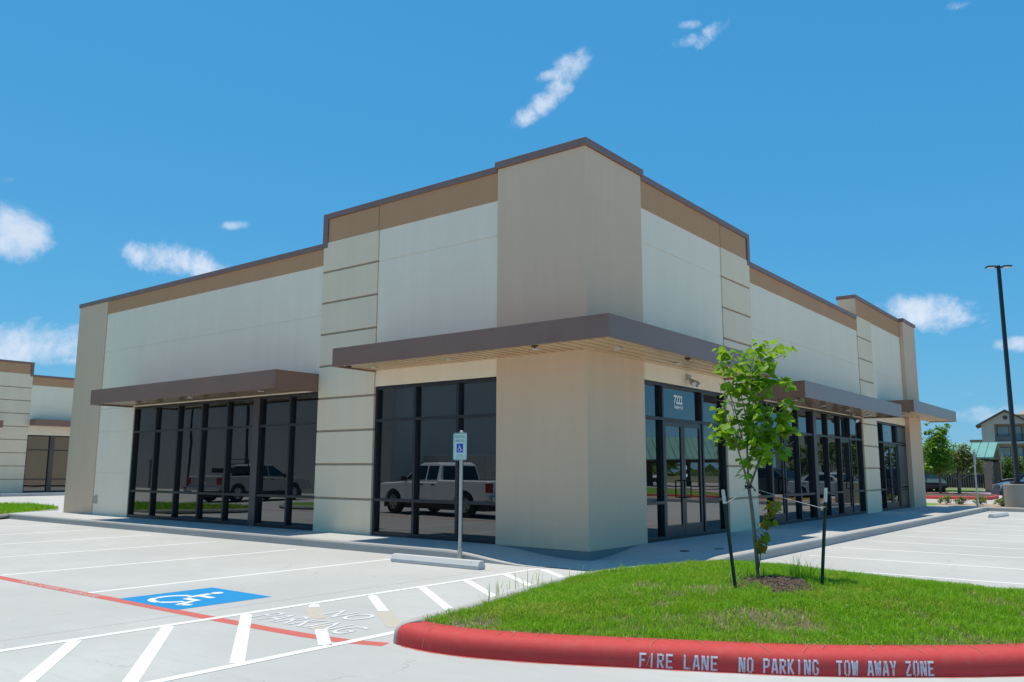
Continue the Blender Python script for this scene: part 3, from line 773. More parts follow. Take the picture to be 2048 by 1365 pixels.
def grid_patch(name, P, res, hf, m):
    """ground inside outline P as a height grid clipped to the outline"""
    bm = bmesh.new(); vs = [bm.verts.new((x, y, 0)) for x, y in P]; f = bm.faces.new(vs)
    x0, y0 = P.min(0); x1, y1 = P.max(0)
    for x in np.arange(x0 + res, x1, res): bmesh.ops.bisect_plane(bm, geom=bm.verts[:] + bm.edges[:] + bm.faces[:], plane_co=(x, 0, 0), plane_no=(1, 0, 0))
    for y in np.arange(y0 + res, y1, res): bmesh.ops.bisect_plane(bm, geom=bm.verts[:] + bm.edges[:] + bm.faces[:], plane_co=(0, y, 0), plane_no=(0, 1, 0))
    co = np.array([(v.co.x, v.co.y) for v in bm.verts]); h = hf(co)
    for v, z in zip(bm.verts, h): v.co.z = z
    for f in bm.faces: f.smooth = True
    me = bpy.data.meshes.new(name); bm.to_mesh(me); bm.free(); me.materials.append(m)
    o = bpy.data.objects.new(name, me); COL.objects.link(o); return o


tag(grid_patch('island_soil', inner, 0.16, mound, soil_m), kind='structure')


def blades(name, P, n, hf, m, hmin=0.035, hmax=0.085, wid=0.006, keep=None, lean=0.6, edge_over=0.0, zc=None):
    lo, hi = P.min(0) - edge_over, P.max(0) + edge_over; xy = RNG.uniform(lo, hi, (int(n * 1.8), 2)); ok = inside(P, xy)
    if keep is not None: ok &= keep(xy)
    xy = xy[ok][:n]; n = len(xy); z = hf(xy)
    clump = 0.5 + 0.5 * np.sin(xy[:, 0] * 9 + 2 * np.sin(xy[:, 1] * 7)) * np.sin(xy[:, 1] * 8 + 2 * np.sin(xy[:, 0] * 6))
    h = RNG.uniform(hmin, hmax, n) * (0.7 + 0.6 * clump); a = RNG.uniform(0, 2 * np.pi, n); L = np.abs(RNG.normal(0.35, 0.3, n)) * lean
    d = np.stack([np.cos(a), np.sin(a)], 1); b = RNG.uniform(0, 2 * np.pi, n); s = np.stack([np.cos(b), np.sin(b)], 1) * wid * RNG.uniform(0.6, 1.3, n)[:, None] / 2
    base = np.column_stack([xy, z - 0.004]); S = np.column_stack([s, np.zeros(n)])
    mid = base + np.column_stack([d * (h * L * 0.35)[:, None], h * 0.6]); tip = base + np.column_stack([d * (h * L * 1.2)[:, None], h * (1 - 0.25 * np.minimum(L, 1.5))])
    V = np.stack([base - S, base + S, mid + S * 0.8, mid - S * 0.8, tip], 1).reshape(-1, 3)
    o = (np.arange(n) * 5)[:, None]; F = np.hstack([o + np.array([[0, 1, 2, 3]]), o + np.array([[3, 2, 4]])]).ravel()
    return np_mesh(name, V, F, np.tile([4, 3], n), m)


def bare(xy):
    pt = np.zeros(len(xy))
    for cx, cy, rr, am in ((2.85, -4.22, .20, 1.0), (3.26, -3.99, .26, 1.2), (3.91, -4.82, .09, 1.2), (5.34, -5.0, .24, .9), (6.2, -2.72, .35, .8), (6.46, -3.6, .22, .9), (3.04, -4.9, .2, .8), (5.1, -4.7, .5, .5), (5.9, -3.4, .7, .45), (2.8, -6.2, .2, .6), (3.95, -3.9, .22, 1.1), (6.9, -3.0, .5, .6)):
        pt = np.maximum(pt, am * np.exp(-((xy[:, 0] - cx) ** 2 + (xy[:, 1] - cy) ** 2) / (rr * rr * 1.7)))
    s = pt * (0.8 + 0.3 * np.sin(xy[:, 0] * 37) * np.sin(xy[:, 1] * 41)) + 0.55 * np.sin(xy[:, 0] * 2.3 + 1.3 * np.sin(xy[:, 1] * 1.9) + 0.4) * np.sin(xy[:, 1] * 2.7 + 1.1 * np.sin(xy[:, 0] * 2.2)) + 0.25 * np.sin(xy[:, 0] * 11) * np.sin(xy[:, 1] * 13)
    return s


over = ISL - NRM * 0.25
gk = lambda xy: (RNG.random(len(xy)) < np.clip((mulch_r(xy) - .72) / .42, 0, 1)) & (RNG.random(len(xy)) < np.clip(1.15 - 1.35 * np.maximum(bare(xy), 0), .04, 1) * np.clip(.12 + edge_dist(inner, xy) / .12, 0, 1))
tag(blades('grass', over, 190000, mound, grassm, 0.035, 0.085, 0.0065, gk, 1.3), 'bright green mown lawn covering the kerbed island', 'grass', kind='stuff')
sk = lambda xy: ((RNG.random(len(xy)) < np.clip(bare(xy) * 1.3 - .25, 0, 1)) | ((edge_dist(inner, xy) < 0.09) & (RNG.random(len(xy)) < .8)) | (RNG.random(len(xy)) < 0.10)) & (mulch_r(xy) > 0.9)
tag(blades('dry_grass', ISL - NRM * 0.222, 66000, lambda q: mound(q) - 0.0, strawm, 0.018, 0.06, 0.005, sk, 2.2), 'straw coloured dead grass in thin patches and along the red kerb', 'dry grass', kind='stuff')


def tufts(name, spots, m, n, hmin, hmax, spread):
    V = []; F = []; S = []
    for (x, y) in spots:
        for k in range(n):
            a = random.uniform(0, 6.283); px, py = x + random.gauss(0, spread), y + random.gauss(0, spread); z = float(mound(np.array([[px, py]]))[0])
            h = random.uniform(hmin, hmax); l = abs(random.gauss(0.25, 0.22)); d = Vector((math.cos(a), math.sin(a), 0)); s = Vector((-d.y, d.x, 0)) * 0.0035
            b = Vector((px, py, z)); o = len(V)
            for f, w in ((0, 1), (0.35, 1.0), (0.7, 0.7)):
                c = b + d * h * l * f * f * 1.6 + Vector((0, 0, h * (f - 0.35 * l * f * f))); V += [c - s * w, c + s * w]
            V.append(b + d * h * l * 1.9 + Vector((0, 0, h * (1 - 0.5 * l))))
            F += [o, o + 1, o + 3, o + 2, o + 2, o + 3, o + 5, o + 4, o + 4, o + 5, o + 6]; S += [4, 4, 3]
    return np_mesh(name, np.array([tuple(v) for v in V]), F, S, m)


tag(tufts('grass_tuft', [(2.15, -5.3), (1.95, -4.9), (1.8, -3.9), (1.75, -4.3), (1.9, -3.1), (2.1, -2.5)], grassm, 9, 0.1, 0.26, 0.08), 'long unmown grass stems at the hatched aisle edge of the lawn', 'tall grass', kind='stuff')
tag(tufts('weed_tuft', [(4.62, -3.0), (4.70, -3.05), (4.55, -3.1)], grassm, 26, 0.14, 0.34, 0.07), 'tall green weed tuft growing out of the mulch right of the trunk', 'weeds', kind='stuff')
tag(tufts('weed_sprigs', [(4.0, -3.2), (4.1, -3.5), (4.25, -3.3), (3.95, -3.4)], foliage('grey_weed', (0.12, 0.19, 0.06), (0.2, 0.27, 0.1), 0.2), 9, 0.06, 0.2, 0.06), 'thin grey green weeds sprouting on the mulch beside the left stake', 'weeds', kind='stuff')
# runners creeping over the kerb
mb = MB()
for s0 in (12, 13, 21, 22, 24, 31, 33, 35, 38, 41, 42, 45, 47, 49, 52, 55, 58):
    a = ISL[s0] - NRM[s0] * 0.19; tg = np.array([-NRM[s0][1], NRM[s0][0]]); w = random.uniform(-0.1, 0.1); dl = random.choice((0.12, 0.15, 0.2, 0.3))
    pts = []
    for q in range(7):
        f = q / 6 * dl; off = -0.255 + f; z = float(np.interp(off, [-.255, -.09, -.050, -.024, -.008, -.003, 0.0], [.180, .168, .155, .132, .102, .062, 0.0]))
        p = ISL[s0] + NRM[s0] * min(off + .004, .008) + tg * (w * f / dl + 0.006 * math.sin(q * 1.3 + s0)); pts.append((p[0], p[1], max(z, 0.02) + 0.004))
    mb.tube(pts, 0.0019, 4)
tag(mb.build('grass_runners', strawm), 'dry grass runners creeping from the lawn over the red kerb', 'runners', kind='stuff')
# mulch heap: chips
xy = RNG.uniform((-0.75, -0.75), (0.75, 0.75), (9000, 2)) + np.array([MULCH.x, MULCH.y]); xy = xy[mulch_r(xy) < 1.12]
V = []; F = []
for (x, y), z in zip(xy, mound(xy)):
    a = random.uniform(0, 6.28); l = random.uniform(0.008, 0.028); w = random.uniform(0.002, 0.005); d = Vector((math.cos(a), math.sin(a), random.uniform(-0.5, 0.7))).normalized(); s = d.orthogonal().normalized() * w
    c = Vector((x, y, z + random.uniform(0.0, 0.018))); o = len(V); V += [c - d * l - s, c + d * l - s * 0.6, c + d * l + s, c - d * l + s * 0.7]; F += [o, o + 1, o + 2, o + 3]
chips = np_mesh('mulch', np.array([tuple(v) for v in V]), F, [4] * (len(F) // 4), foliage('bark_chip', (0.06, 0.042, 0.03), (0.24, 0.17, 0.12), 0.0, rough=0.9))
tag(chips, 'ring of brown bark mulch heaped round the young tree', 'mulch', kind='stuff')
mp = np.array([(MULCH.x + 0.789 * 0.52 * math.cos(a) - 0.615 * 0.64 * math.sin(a), MULCH.y + 0.615 * 0.52 * math.cos(a) + 0.789 * 0.64 * math.sin(a)) for a in np.linspace(0, 2 * math.pi, 40, endpoint=False)])
tag(grid_patch('mulch_bed', mp, 0.08, lambda q: mound(q) + 0.004, mulch_m), kind='structure')

# red overspray on the paving along the kerb foot
ov = MB(); idx = list(range(9, red_n))
for i in idx: wd = 0.012 + 0.012 * math.sin(i * 1.7) ** 2 + 0.010 * math.sin(i * .6) ** 2; ov.v += [(ISL[i][0] - NRM[i][0] * .01, ISL[i][1] - NRM[i][1] * .01, 0.0018), (ISL[i][0] + NRM[i][0] * wd, ISL[i][1] + NRM[i][1] * wd, 0.0018)]
ov.f = [(2 * k, 2 * k + 1, 2 * k + 3, 2 * k + 2) for k in range(len(idx) - 1)]
ov.build('overspray', red_p, kr_)
# stencilled words on the red kerb
SEG = np.linalg.norm(np.diff(ISL, axis=0), axis=1); ARC = np.concatenate([[0], np.cumsum(SEG)])


def kerb_at(s, z, off=0.0025):
    i = min(max(int(np.searchsorted(ARC, s)) - 1, 0), len(ISL) - 2); f = (s - ARC[i]) / SEG[i]
    p = ISL[i] * (1 - f) + ISL[i + 1] * f; n = NRM[i] * (1 - f) + NRM[i + 1] * f; n /= np.linalg.norm(n)
    o = np.interp(z, [b for a, b in KPROF[1:7]], [a for a, b in KPROF[1:7]]) + off
    return (p[0] + n[0] * o, p[1] + n[1] * o, z + off * 0.15)


GL = {'F': [(0.1, 0, 0.1, 1), (0.2, .93, 1, .93), (0.28, .52, .8, .52)], 'I': [(0.5, 0, 0.5, 1)], 'R': [(0.12, 0, 0.12, 1), (0.3, .93, .75, .93), (.88, .93, .88, .55), (.3, .5, .75, .5), (.5, .42, .92, 0)],
      'E': [(0.12, 0, 0.12, 1), (0.3, .93, 1, .93), (0.3, .5, .85, .5), (0.3, .07, 1, .07)], 'L': [(0.12, 0, 0.12, 1), (0.3, .07, 1, .07)], 'A': [(0.08, 0, .42, 1), (.62, 1, .94, 0), (.36, .3, .68, .3)],
      'N': [(0.1, 0, 0.1, 1), (.28, .98, .72, .04), (.9, 0, .9, 1)], 'O': [(0.12, .1, .12, .9), (.88, .1, .88, .9), (.2, .95, .42, .95), (.58, .95, .8, .95), (.2, .05, .42, .05), (.58, .05, .8, .05)],
      'P': [(0.12, 0, 0.12, 1), (0.3, .93, .78, .93), (.88, .93, .88, .5), (.3, .46, .8, .46)], 'K': [(0.12, 0, 0.12, 1), (.3, .5, .85, 1), (.36, .5, .9, 0)],
      'G': [(0.12, .1, .12, .9), (.2, .95, .8, .95), (.88, .9, .88, .74), (.2, .05, .8, .05), (.88, .08, .88, .45), (.58, .45, .88, .45)], 'T': [(.5, 0, .5, .84), (0, .93, 1, .93)],
      'W': [(0.05, 1, .25, .02), (.32, .06, .48, .9), (.56, .9, .7, .06), (.77, .02, .95, 1)], 'Y': [(.08, 1, .42, .52), (.92, 1, .58, .52), (.5, 0, .5, .46)], 'Z': [(.05, .93, .95, .93), (.88, .82, .14, .18), (.05, .07, .95, .07)]}


def s_of(x, y): return ARC[int(np.argmin(np.hypot(ISL[:100, 0] - x, ISL[:100, 1] - y)))]


for word, (xa, ya), (xb, yb) in (('FIRE LANE', (4.39, -6.17), (4.90, -5.90)), ('NO PARKING', (5.05, -5.84), (5.57, -5.55)), ('TOW AWAY ZONE', (5.66, -5.46), (6.31, -5.06))):
    sa, sb = s_of(xa, ya), s_of(xb, yb); pitch = (sb - sa) / (len(word) - 0.25); mb = MB()
    for i, ch in enumerate(word):
        if ch == ' ': continue
        q = strokes([(a * pitch * 0.72, 0.008 + b * 0.104, c * pitch * 0.74, 0.008 + d * 0.104) for a, b, c, d in GL[ch]], 0.0145, 0.007)
        mb.add([kerb_at(sa + i * pitch + x + 0.05 * (y - 0.06), y) for x, y, z in q.v], q.f)
    mb.build('lettering', klet_m, kr_)


# ------------------------------------------------------------------ trees
def leaf_cards(pts, size, n_up=0.35, aspect=0.62, heart=False, droop=0.5):
    """one small folded leaf per point"""
    V = []; F = []; S = []
    for p in pts:
        sz = size * random.uniform(0.6, 1.25); a = random.uniform(0, 6.283); d = Vector((math.cos(a), math.sin(a), -random.uniform(0.1, 1.0) * droop * 2)).normalized()
        up = Vector((random.gauss(0, 0.5), random.gauss(0, 0.5), 1.0)); s = d.cross(up).normalized(); nrm = s.cross(d); o = len(V)
        if heart:
            fold = random.uniform(0.1, 0.45); prof = [(0.0, 0.0), (-0.10, 0.24), (0.06, 0.46), (0.36, 0.50), (0.70, 0.28), (1.0, 0.0)]
            L = [p + d * sz * x + s * sz * y + nrm * sz * y * fold for x, y in prof[1:5]]; R = [p + d * sz * x - s * sz * y + nrm * sz * y * fold for x, y in prof[1:5]]
            V += [p, p + d * sz * 0.5 - nrm * sz * 0.03, p + d * sz] + L + R
            F += [o, o + 1, o + 4, o + 3, o + 1, o + 5, o + 4, o + 1, o + 2, o + 6, o + 5, o, o + 7, o + 8, o + 1, o + 1, o + 8, o + 9, o + 1, o + 9, o + 10, o + 2]; S += [4, 3, 4, 4, 3, 4]
        else:
            w = s * sz * aspect / 2; V += [p, p + d * sz * 0.5 + w + nrm * sz * 0.06, p + d * sz, p + d * sz * 0.5 - w + nrm * sz * 0.06]; F += [o, o + 1, o + 2, o + 3]; S += [4]
    return np.array([tuple(v) for v in V]), F, S


RH = Vector((0.789, 0.615, 0)); FH = Vector((-0.615, 0.789, 0)); KPX = 0.00549


def tp(px, py, dep=0.0):          # a point of the young tree from lateral / height readings
    z0 = float(mound(np.array([[TREE.x, TREE.y]]))[0])
    return Vector((TREE.x, TREE.y, z0)) + RH * ((px - 1520) * KPX) + Vector((0, 0, (1158 - py) * KPX * 1.012)) + FH * dep


T = empty('young_tree', (TREE.x, TREE.y, float(mound(np.array([[TREE.x, TREE.y]]))[0]))); tag(T, 'young staked tree with heart shaped green leaves on the mulch ring', 'tree')
BR = [([(1520, 1166, 0), (1516, 1090, .01), (1511, 1020, .0), (1506, 972, 0)], .024, .019), ([(1506, 975, 0), (1495, 935, -.03), (1480, 890, -.08), (1462, 845, -.12), (1450, 812, -.15)], .012, .004),
      ([(1506, 975, 0), (1508, 905, .04), (1514, 830, .05), (1522, 765, .02), (1535, 715, .0), (1546, 692, .0)], .013, .004), ([(1507, 978, 0), (1526, 935, .0), (1548, 893, .05), (1580, 850, .1), (1603, 812, .12)], .014, .004),
      ([(1512, 850, .05), (1496, 790, -.04), (1474, 735, -.08), (1456, 703, -.1)], .008, .003), ([(1520, 800, .04), (1552, 775, .0), (1596, 762, -.04)], .007, .003), ([(1526, 750, .02), (1560, 718, .06), (1598, 703, .09)], .006, .003),
      ([(1520, 1140, 0), (1526, 1095, -.03), (1540, 1050, -.05), (1556, 1012, -.05)], .006, .003), ([(1500, 900, -.02), (1486, 810, .08), (1474, 770, .1)], .006, .003), ([(1540, 905, .05), (1575, 900, -.06), (1598, 885, -.1)], .007, .003),
      ([(1510, 930, .02), (1540, 860, .12), (1560, 800, .14)], .008, .003)]
mb = MB()
for pts, r0, r1 in BR: mb.tube([tp(*p) for p in pts], [r0 + (r1 - r0) * i / (len(pts) - 1) for i in range(len(pts))], 7)
for a, b in (((1484, 850), (1470, 770)), ((1492, 815), (1448, 800)), ((1515, 835), (1545, 700)), ((1500, 860), (1452, 765)), ((1540, 860), (1580, 740))): mb.tube([tp(*a), tp((a[0] + b[0]) / 2 + 3, (a[1] + b[1]) / 2, .03), tp(*b)], [.004, .003, .002], 5)
mb.build('trunk', bark_m, T, smooth=True)
LP = []
for px, py, sx, sy, n in ((1456, 706, 11, 7, 14), (1478, 735, 15, 13, 30), (1500, 765, 18, 15, 38), (1545, 695, 16, 7, 18), (1582, 703, 18, 5, 18), (1556, 728, 15, 8, 16), (1578, 768, 18, 8, 26), (1518, 790, 20, 16, 40), (1470, 785, 8, 9, 10),
                          (1528, 830, 18, 16, 42), (1500, 855, 15, 14, 24), (1453, 835, 10, 14, 22), (1456, 868, 13, 11, 26), (1480, 888, 14, 10, 24), (1518, 885, 20, 16, 46), (1535, 915, 18, 12, 26), (1560, 870, 14, 16, 30), (1588, 850, 12, 16, 30),
                          (1604, 815, 7, 9, 12), (1575, 905, 14, 10, 22), (1598, 870, 9, 9, 12), (1502, 930, 12, 8, 12), (1545, 770, 16, 14, 24), (1494, 962, 6, 6, 5), (1515, 715, 10, 10, 8), (1538, 745, 12, 10, 12)):
    for k in range(int(n * 1.2)): LP.append(tp(1525 + (random.gauss(px, sx * .8) - 1525) * .93, random.gauss(py - 5, sy * .8), random.gauss(0, .13)))
V, F, S = leaf_cards(LP, 0.098, heart=True); np_mesh('crown', V, F, S, leafm, T)
LP = [tp(random.gauss(px, 5), random.gauss(py, 6), random.gauss(-.03, .03)) for px, py in [(1525, 1095), (1528, 1080), (1530, 1065), (1536, 1050), (1544, 1040), (1548, 1028), (1555, 1014)] for k in range(8)]
V, F, S = leaf_cards(LP, 0.09, heart=True); np_mesh('low_shoot', V, F, S, leafr, T)
for o in kids(T): o.matrix_parent_inverse = Matrix.Translation(-T.location)

mb = MB(); stakes = []
for (base, top, lab) in (((4.24, -3.90), (4.17 - .03, -4.06 + .15, 1.31), 'dark green metal stake with white tip leaning away left of the young tree'), ((4.85, -3.20), (4.95, -3.20, 1.33), 'dark green metal stake with white tip standing right of the young tree')):
    zb = float(mound(np.array([base]))[0]); S0 = empty('tree_stake', (*base, zb)); tag(S0, lab, 'stake', 'stakes tied to the young tree')
    a = Vector((*base, zb - 0.05)); b = Vector(top); ax = (b - a).normalized(); s = Vector((0.789, 0.615, 0)); s = (s - ax * s.dot(ax)).normalized(); n = ax.cross(s)
    def bar(p, q, mbb):
        for (w1, w2, d1, d2) in ((-.017, .017, -.003, .003), (-.003, .003, -.026, -.003)):
            mbb.add([p + s * w1 + n * d1, p + s * w2 + n * d1, p + s * w2 + n * d2, p + s * w1 + n * d2, q + s * w1 + n * d1, q + s * w2 + n * d1, q + s * w2 + n * d2, q + s * w1 + n * d2], [(0, 3, 2, 1), (4, 5, 6, 7), (0, 1, 5, 4), (1, 2, 6, 5), (2, 3, 7, 6), (3, 0, 4, 7)])
    m1 = MB(); c = a.lerp(b, 0.865); bar(a, c, m1)
    for k in range(14): q = a.lerp(b, 0.12 + k * 0.052); m1.box(q + n * 0.003 - s * 0.008 - Vector((0, 0, .006)), q + n * 0.012 + s * 0.008 + Vector((0, 0, .006)))
    p1 = m1.build('post', mat('stake_green', (0.012, 0.045, 0.03), 0.5, 0.1, 20) if 'stake_green' not in MATS else MATS['stake_green'], S0)
    m2 = MB(); bar(c, b, m2); p2 = m2.build('tip', mat('stake_white', (0.6, 0.62, 0.6), 0.5, 0.1, 30) if 'stake_white' not in MATS else MATS['stake_white'], S0)
    for o in (p1, p2): o.matrix_parent_inverse = Matrix.Translation(-S0.location)
    stakes.append(a.lerp(b, 0.86 if 'left' in lab else 0.80))
hose = tp(1506, 976)
tie = empty('tree_tie', hose); tag(tie, 'wire and black hose loop tying the young tree to its two stakes', 'tree tie')
m1 = MB()
for sp in stakes:
    mid = sp.lerp(hose, 0.5) + Vector((0, 0, -0.012)); m1.tube([sp, mid, hose], 0.003, 5); m1.tube([sp + Vector((.02 * math.cos(i), .02 * math.sin(i), .004 * i)) for i in range(8)], 0.003, 4)
wm = m1.build('wire', mat('wire_metal', (0.55, 0.55, 0.53), 0.4, 0), tie)
m1 = MB(); m1.tube([hose + Vector((.036 * math.cos(i * .7), .036 * math.sin(i * .7), .008 * math.sin(i * 1.4))) for i in range(10)], 0.011, 7); m1.tube([hose + Vector((0, 0, -.02)) + RH * -0.04, hose + RH * 0.05 + Vector((0, 0, -.01)), hose + RH * .075 + Vector((0, 0, -.05))], 0.010, 7)
hm_ = m1.build('hose', dark, tie, smooth=True)
for o in (wm, hm_): o.matrix_parent_inverse = Matrix.Translation(-tie.location)

# ------------------------------------------------------------------ sign, wheel stops
green_m = mat('sign_green', (0.02, 0.20, 0.13), 0.5, 0); signw = mat('sign_face', (0.50, 0.66, 0.60), 0.45, 0.05, 6); signb = mat('sign_blue', (0.01, 0.06, 0.42), 0.4, 0)


def rrect(x0, z0, x1, z1, r, y, n=5):
    out = []
    for cx, cz, a0 in ((x1 - r, z1 - r, 0), (x0 + r, z1 - r, 90), (x0 + r, z0 + r, 180), (x1 - r, z0 + r, 270)):
        out += [(cx + r * math.cos(rad(a0 + 90 * i / n)), y, cz + r * math.sin(rad(a0 + 90 * i / n))) for i in range(n + 1)]
    return out


def parking_sign(loc, label, rz=0.0, detail=True):
    S0 = empty('parking_sign', loc, rz); tag(S0, label, 'sign', 'accessible parking signs on posts')
    m = MB(); m.tube([(0, 0, -0.02), (0, 0, 2.13)], 0.03, 14); m.tube([(0, 0, 2.125), (0, 0, 2.14), (0, 0, 2.155), (0, 0, 2.162)], [0.034, 0.034, 0.024, 0.006], 14); m.build('post', steel, S0, smooth=False)
    m = MB(); m.tube([(0, 0, 0.0), (0, 0, 0.22)], 0.039, 14); m.build('sleeve', steel, S0)
    b = MB().prism(rrect(-.1525, 1.66, .1525, 2.117, .035, -.033), (0, -.004, 0)).build('sign_plate', signw, S0)
    y = -0.0378
    o1, i1 = rrect(-.143, 1.669, .143, 2.108, .03, y), rrect(-.135, 1.677, .135, 2.100, .024, y); k = len(o1)
    m = MB(); m.v = o1 + i1; m.f = [(i, (i + 1) % k, k + (i + 1) % k, k + i) for i in range(k)]; m.build('border', green_m, b)
    put = lambda t, x, z, nm, mt, sc=1.0: place(t, (x, y - .0003, z), (1, 0, 0), (0, 0, 1), sc).build(nm, mt, b)
    put(text_mb('RESERVED', 0.062, 0.74, 0, 1.05), 0, 2.050, 'lettering', green_m); put(text_mb('PARKING', 0.062, 0.74, 0, 1.05), 0, 1.983, 'lettering', green_m)
    MB().prism(rrect(-.073, 1.787, .073, 1.937, .005, y + .0006), (0, -.0006, 0)).build('symbol_panel', signb, b)
    place(wheelchair(), (-.055, y - .001, 1.802), (1, 0, 0), (0, 0, 1), 0.118).build('access_symbol', white_p, b)
    put(text_mb('VIOLATORS SUBJECT', 0.021, 0.80), 0, 1.745, 'lettering', green_m); put(text_mb('TO FINE AND TOWING', 0.021, 0.80), 0, 1.71, 'lettering', green_m)
    return S0


parking_sign((-1.66, -1.37, 0.0), 'accessible reserved parking sign on galvanised post in front of the dark glazing')
parking_sign((1.93, 24.3, 0.15), 'accessible parking sign on thin post at the far end of the sidewalk', rz=rad(90))


def wheel_stop(loc, rz, label):
    m = MB(); L, w, wt, h = 0.93, 0.09, 0.045, 0.125
    m.prism([(-L, -w, 0.0), (-L, w, 0.0), (-L, w, 0.05), (-L, wt, h), (-L, -wt, h), (-L, -w, 0.05)], (2 * L, 0, 0))
    o = m.build('wheel_stop', stop_m, None, 0.008, seg=2, loc=loc); o.rotation_euler.z = rz; tag(o, label, 'wheel stop', 'concrete wheel stops')


wheel_stop((-1.55, -2.06, 0.004), rad(1.0), 'concrete wheel stop lying in the blue marked parking bay by the sign')
wheel_stop((3.12, 20.6, 0.004), rad(84), 'small concrete wheel stop far off in the bay beside the distant sign post')

# ------------------------------------------------------------------ light pole on its drum
polem = mat('pole_paint', (0.012, 0.016, 0.022), 0.45, 0.05, 3)


def light_pole(loc, h, label, rz=0.0, base=0.95, rb=0.47):
    P0 = empty('light_pole', loc, rz); tag(P0, label, 'light pole', 'parking lot light poles')
    m = MB(); n = 28; m.tube([(0, 0, -0.1), (0, 0, base)], rb, n); m.build('base', block_m, P0, 0.02)
    m = MB(); m.box((-.2, -.2, base), (.2, .2, base + .10)); m.build('base_cover', polem, P0, 0.01)
    m = MB(); a, b = 0.075, 0.058
    m.add([(-a, -a, base + .1), (a, -a, base + .1), (a, a, base + .1), (-a, a, base + .1), (-b, -b, h), (b, -b, h), (b, b, h), (-b, b, h)], [(0, 3, 2, 1), (4, 5, 6, 7), (0, 1, 5, 4), (1, 2, 6, 5), (2, 3, 7, 6), (3, 0, 4, 7)]); m.build('pole', polem, P0, 0.008)
    for s in (-1, 1):
        m = MB(); m.box((s * .05, -.03, h - .10), (s * .15, .03, h - .05)); m.box((s * .13, -.15, h - .075), (s * .47, .15, h - .02)); l = m.build('lamp_head', polem, P0, 0.012)
        m = MB(); m.box((s * .17, -.12, h - .085), (s * .43, .12, h - .0755)); m.build('lens', lensm, l)
    return P0


light_pole((3.08, 26.1, 0.1), 9.7, 'tall dark twin head light pole on a concrete drum at right', rad(30), 0.93, 0.50)

# ------------------------------------------------------------------ vehicles
tyre_m = mat('tyre_rubber', (0.015, 0.015, 0.016), 0.8, 0.1, 10); rim_m = mat('alloy_rim', (0.35, 0.36, 0.38), 0.3, 0, metal=0.8)
carglass = glassmat('car_glass', (0.004, 0.005, 0.006), 1.6, 0.0); redlamp = mat('tail_lamp', (0.30, 0.01, 0.01), 0.25, 0); clearlamp = mat('head_lamp', (0.22, 0.23, 0.25), 0.12, 0); trim_m = mat('black_trim', (0.02, 0.02, 0.021), 0.5, 0); chrome = mat('chrome', (0.6, 0.6, 0.6), 0.15, 0, metal=0.9)


def carpaint(name, col):
    m = mat(name, col, 0.3, 0.0, spec=0.3); p = [n for n in m.node_tree.nodes if n.type == 'BSDF_PRINCIPLED'][0]; p.inputs['Coat Weight'].default_value = 0.25; p.inputs['Coat Roughness'].default_value = 0.04; return m


VEH = {  # profile: lower body outline (x, z) without arches; cab: bottom and top outline stations
    'truck': dict(W=1.0, wr=0.40, wb=(1.80, -1.78), low=0.48, top=[(-2.92, 0.58), (-2.93, 1.14), (-2.85, 1.18), (-0.52, 1.18), (-0.50, 1.12), (1.25, 1.10), (2.35, 1.06), (2.78, 0.97), (2.90, 0.82), (2.88, 0.50)],
                  cab=[(-0.58, 1.13, .93), (-0.48, 1.66, .78), (-0.28, 1.74, .76), (0.45, 1.73, .76), (0.60, 1.68, .77), (1.42, 1.10, .92)], wins=[(-0.40, 0.12), (0.20, 0.92)]),
    'suv': dict(W=0.95, wr=0.37, wb=(1.42, -1.40), low=0.36, top=[(-2.35, 0.45), (-2.40, 0.95), (-2.30, 1.10), (0.95, 1.08), (1.70, 1.02), (2.20, 0.90), (2.36, 0.70), (2.34, 0.40)],
                cab=[(-2.28, 1.08, .88), (-2.0, 1.60, .70), (-1.6, 1.70, .68), (0.10, 1.69, .68), (0.30, 1.62, .70), (1.15, 1.06, .86)], wins=[(-1.75, -1.05), (-0.97, -0.1), (-0.02, 0.75)]),
    'sedan': dict(W=0.90, wr=0.33, wb=(1.40, -1.38), low=0.30, top=[(-2.32, 0.42), (-2.36, 0.82), (-2.20, 0.97), (-1.5, 0.98), (0.95, 0.94), (1.75, 0.84), (2.25, 0.70), (2.36, 0.55), (2.33, 0.35)],
                  cab=[(-1.75, 0.96, .82), (-0.95, 1.36, .64), (-0.6, 1.43, .62), (0.10, 1.43, .62), (0.25, 1.38, .64), (1.15, 0.92, .80)], wins=[(-1.2, -0.35), (-0.27, 0.75)])}


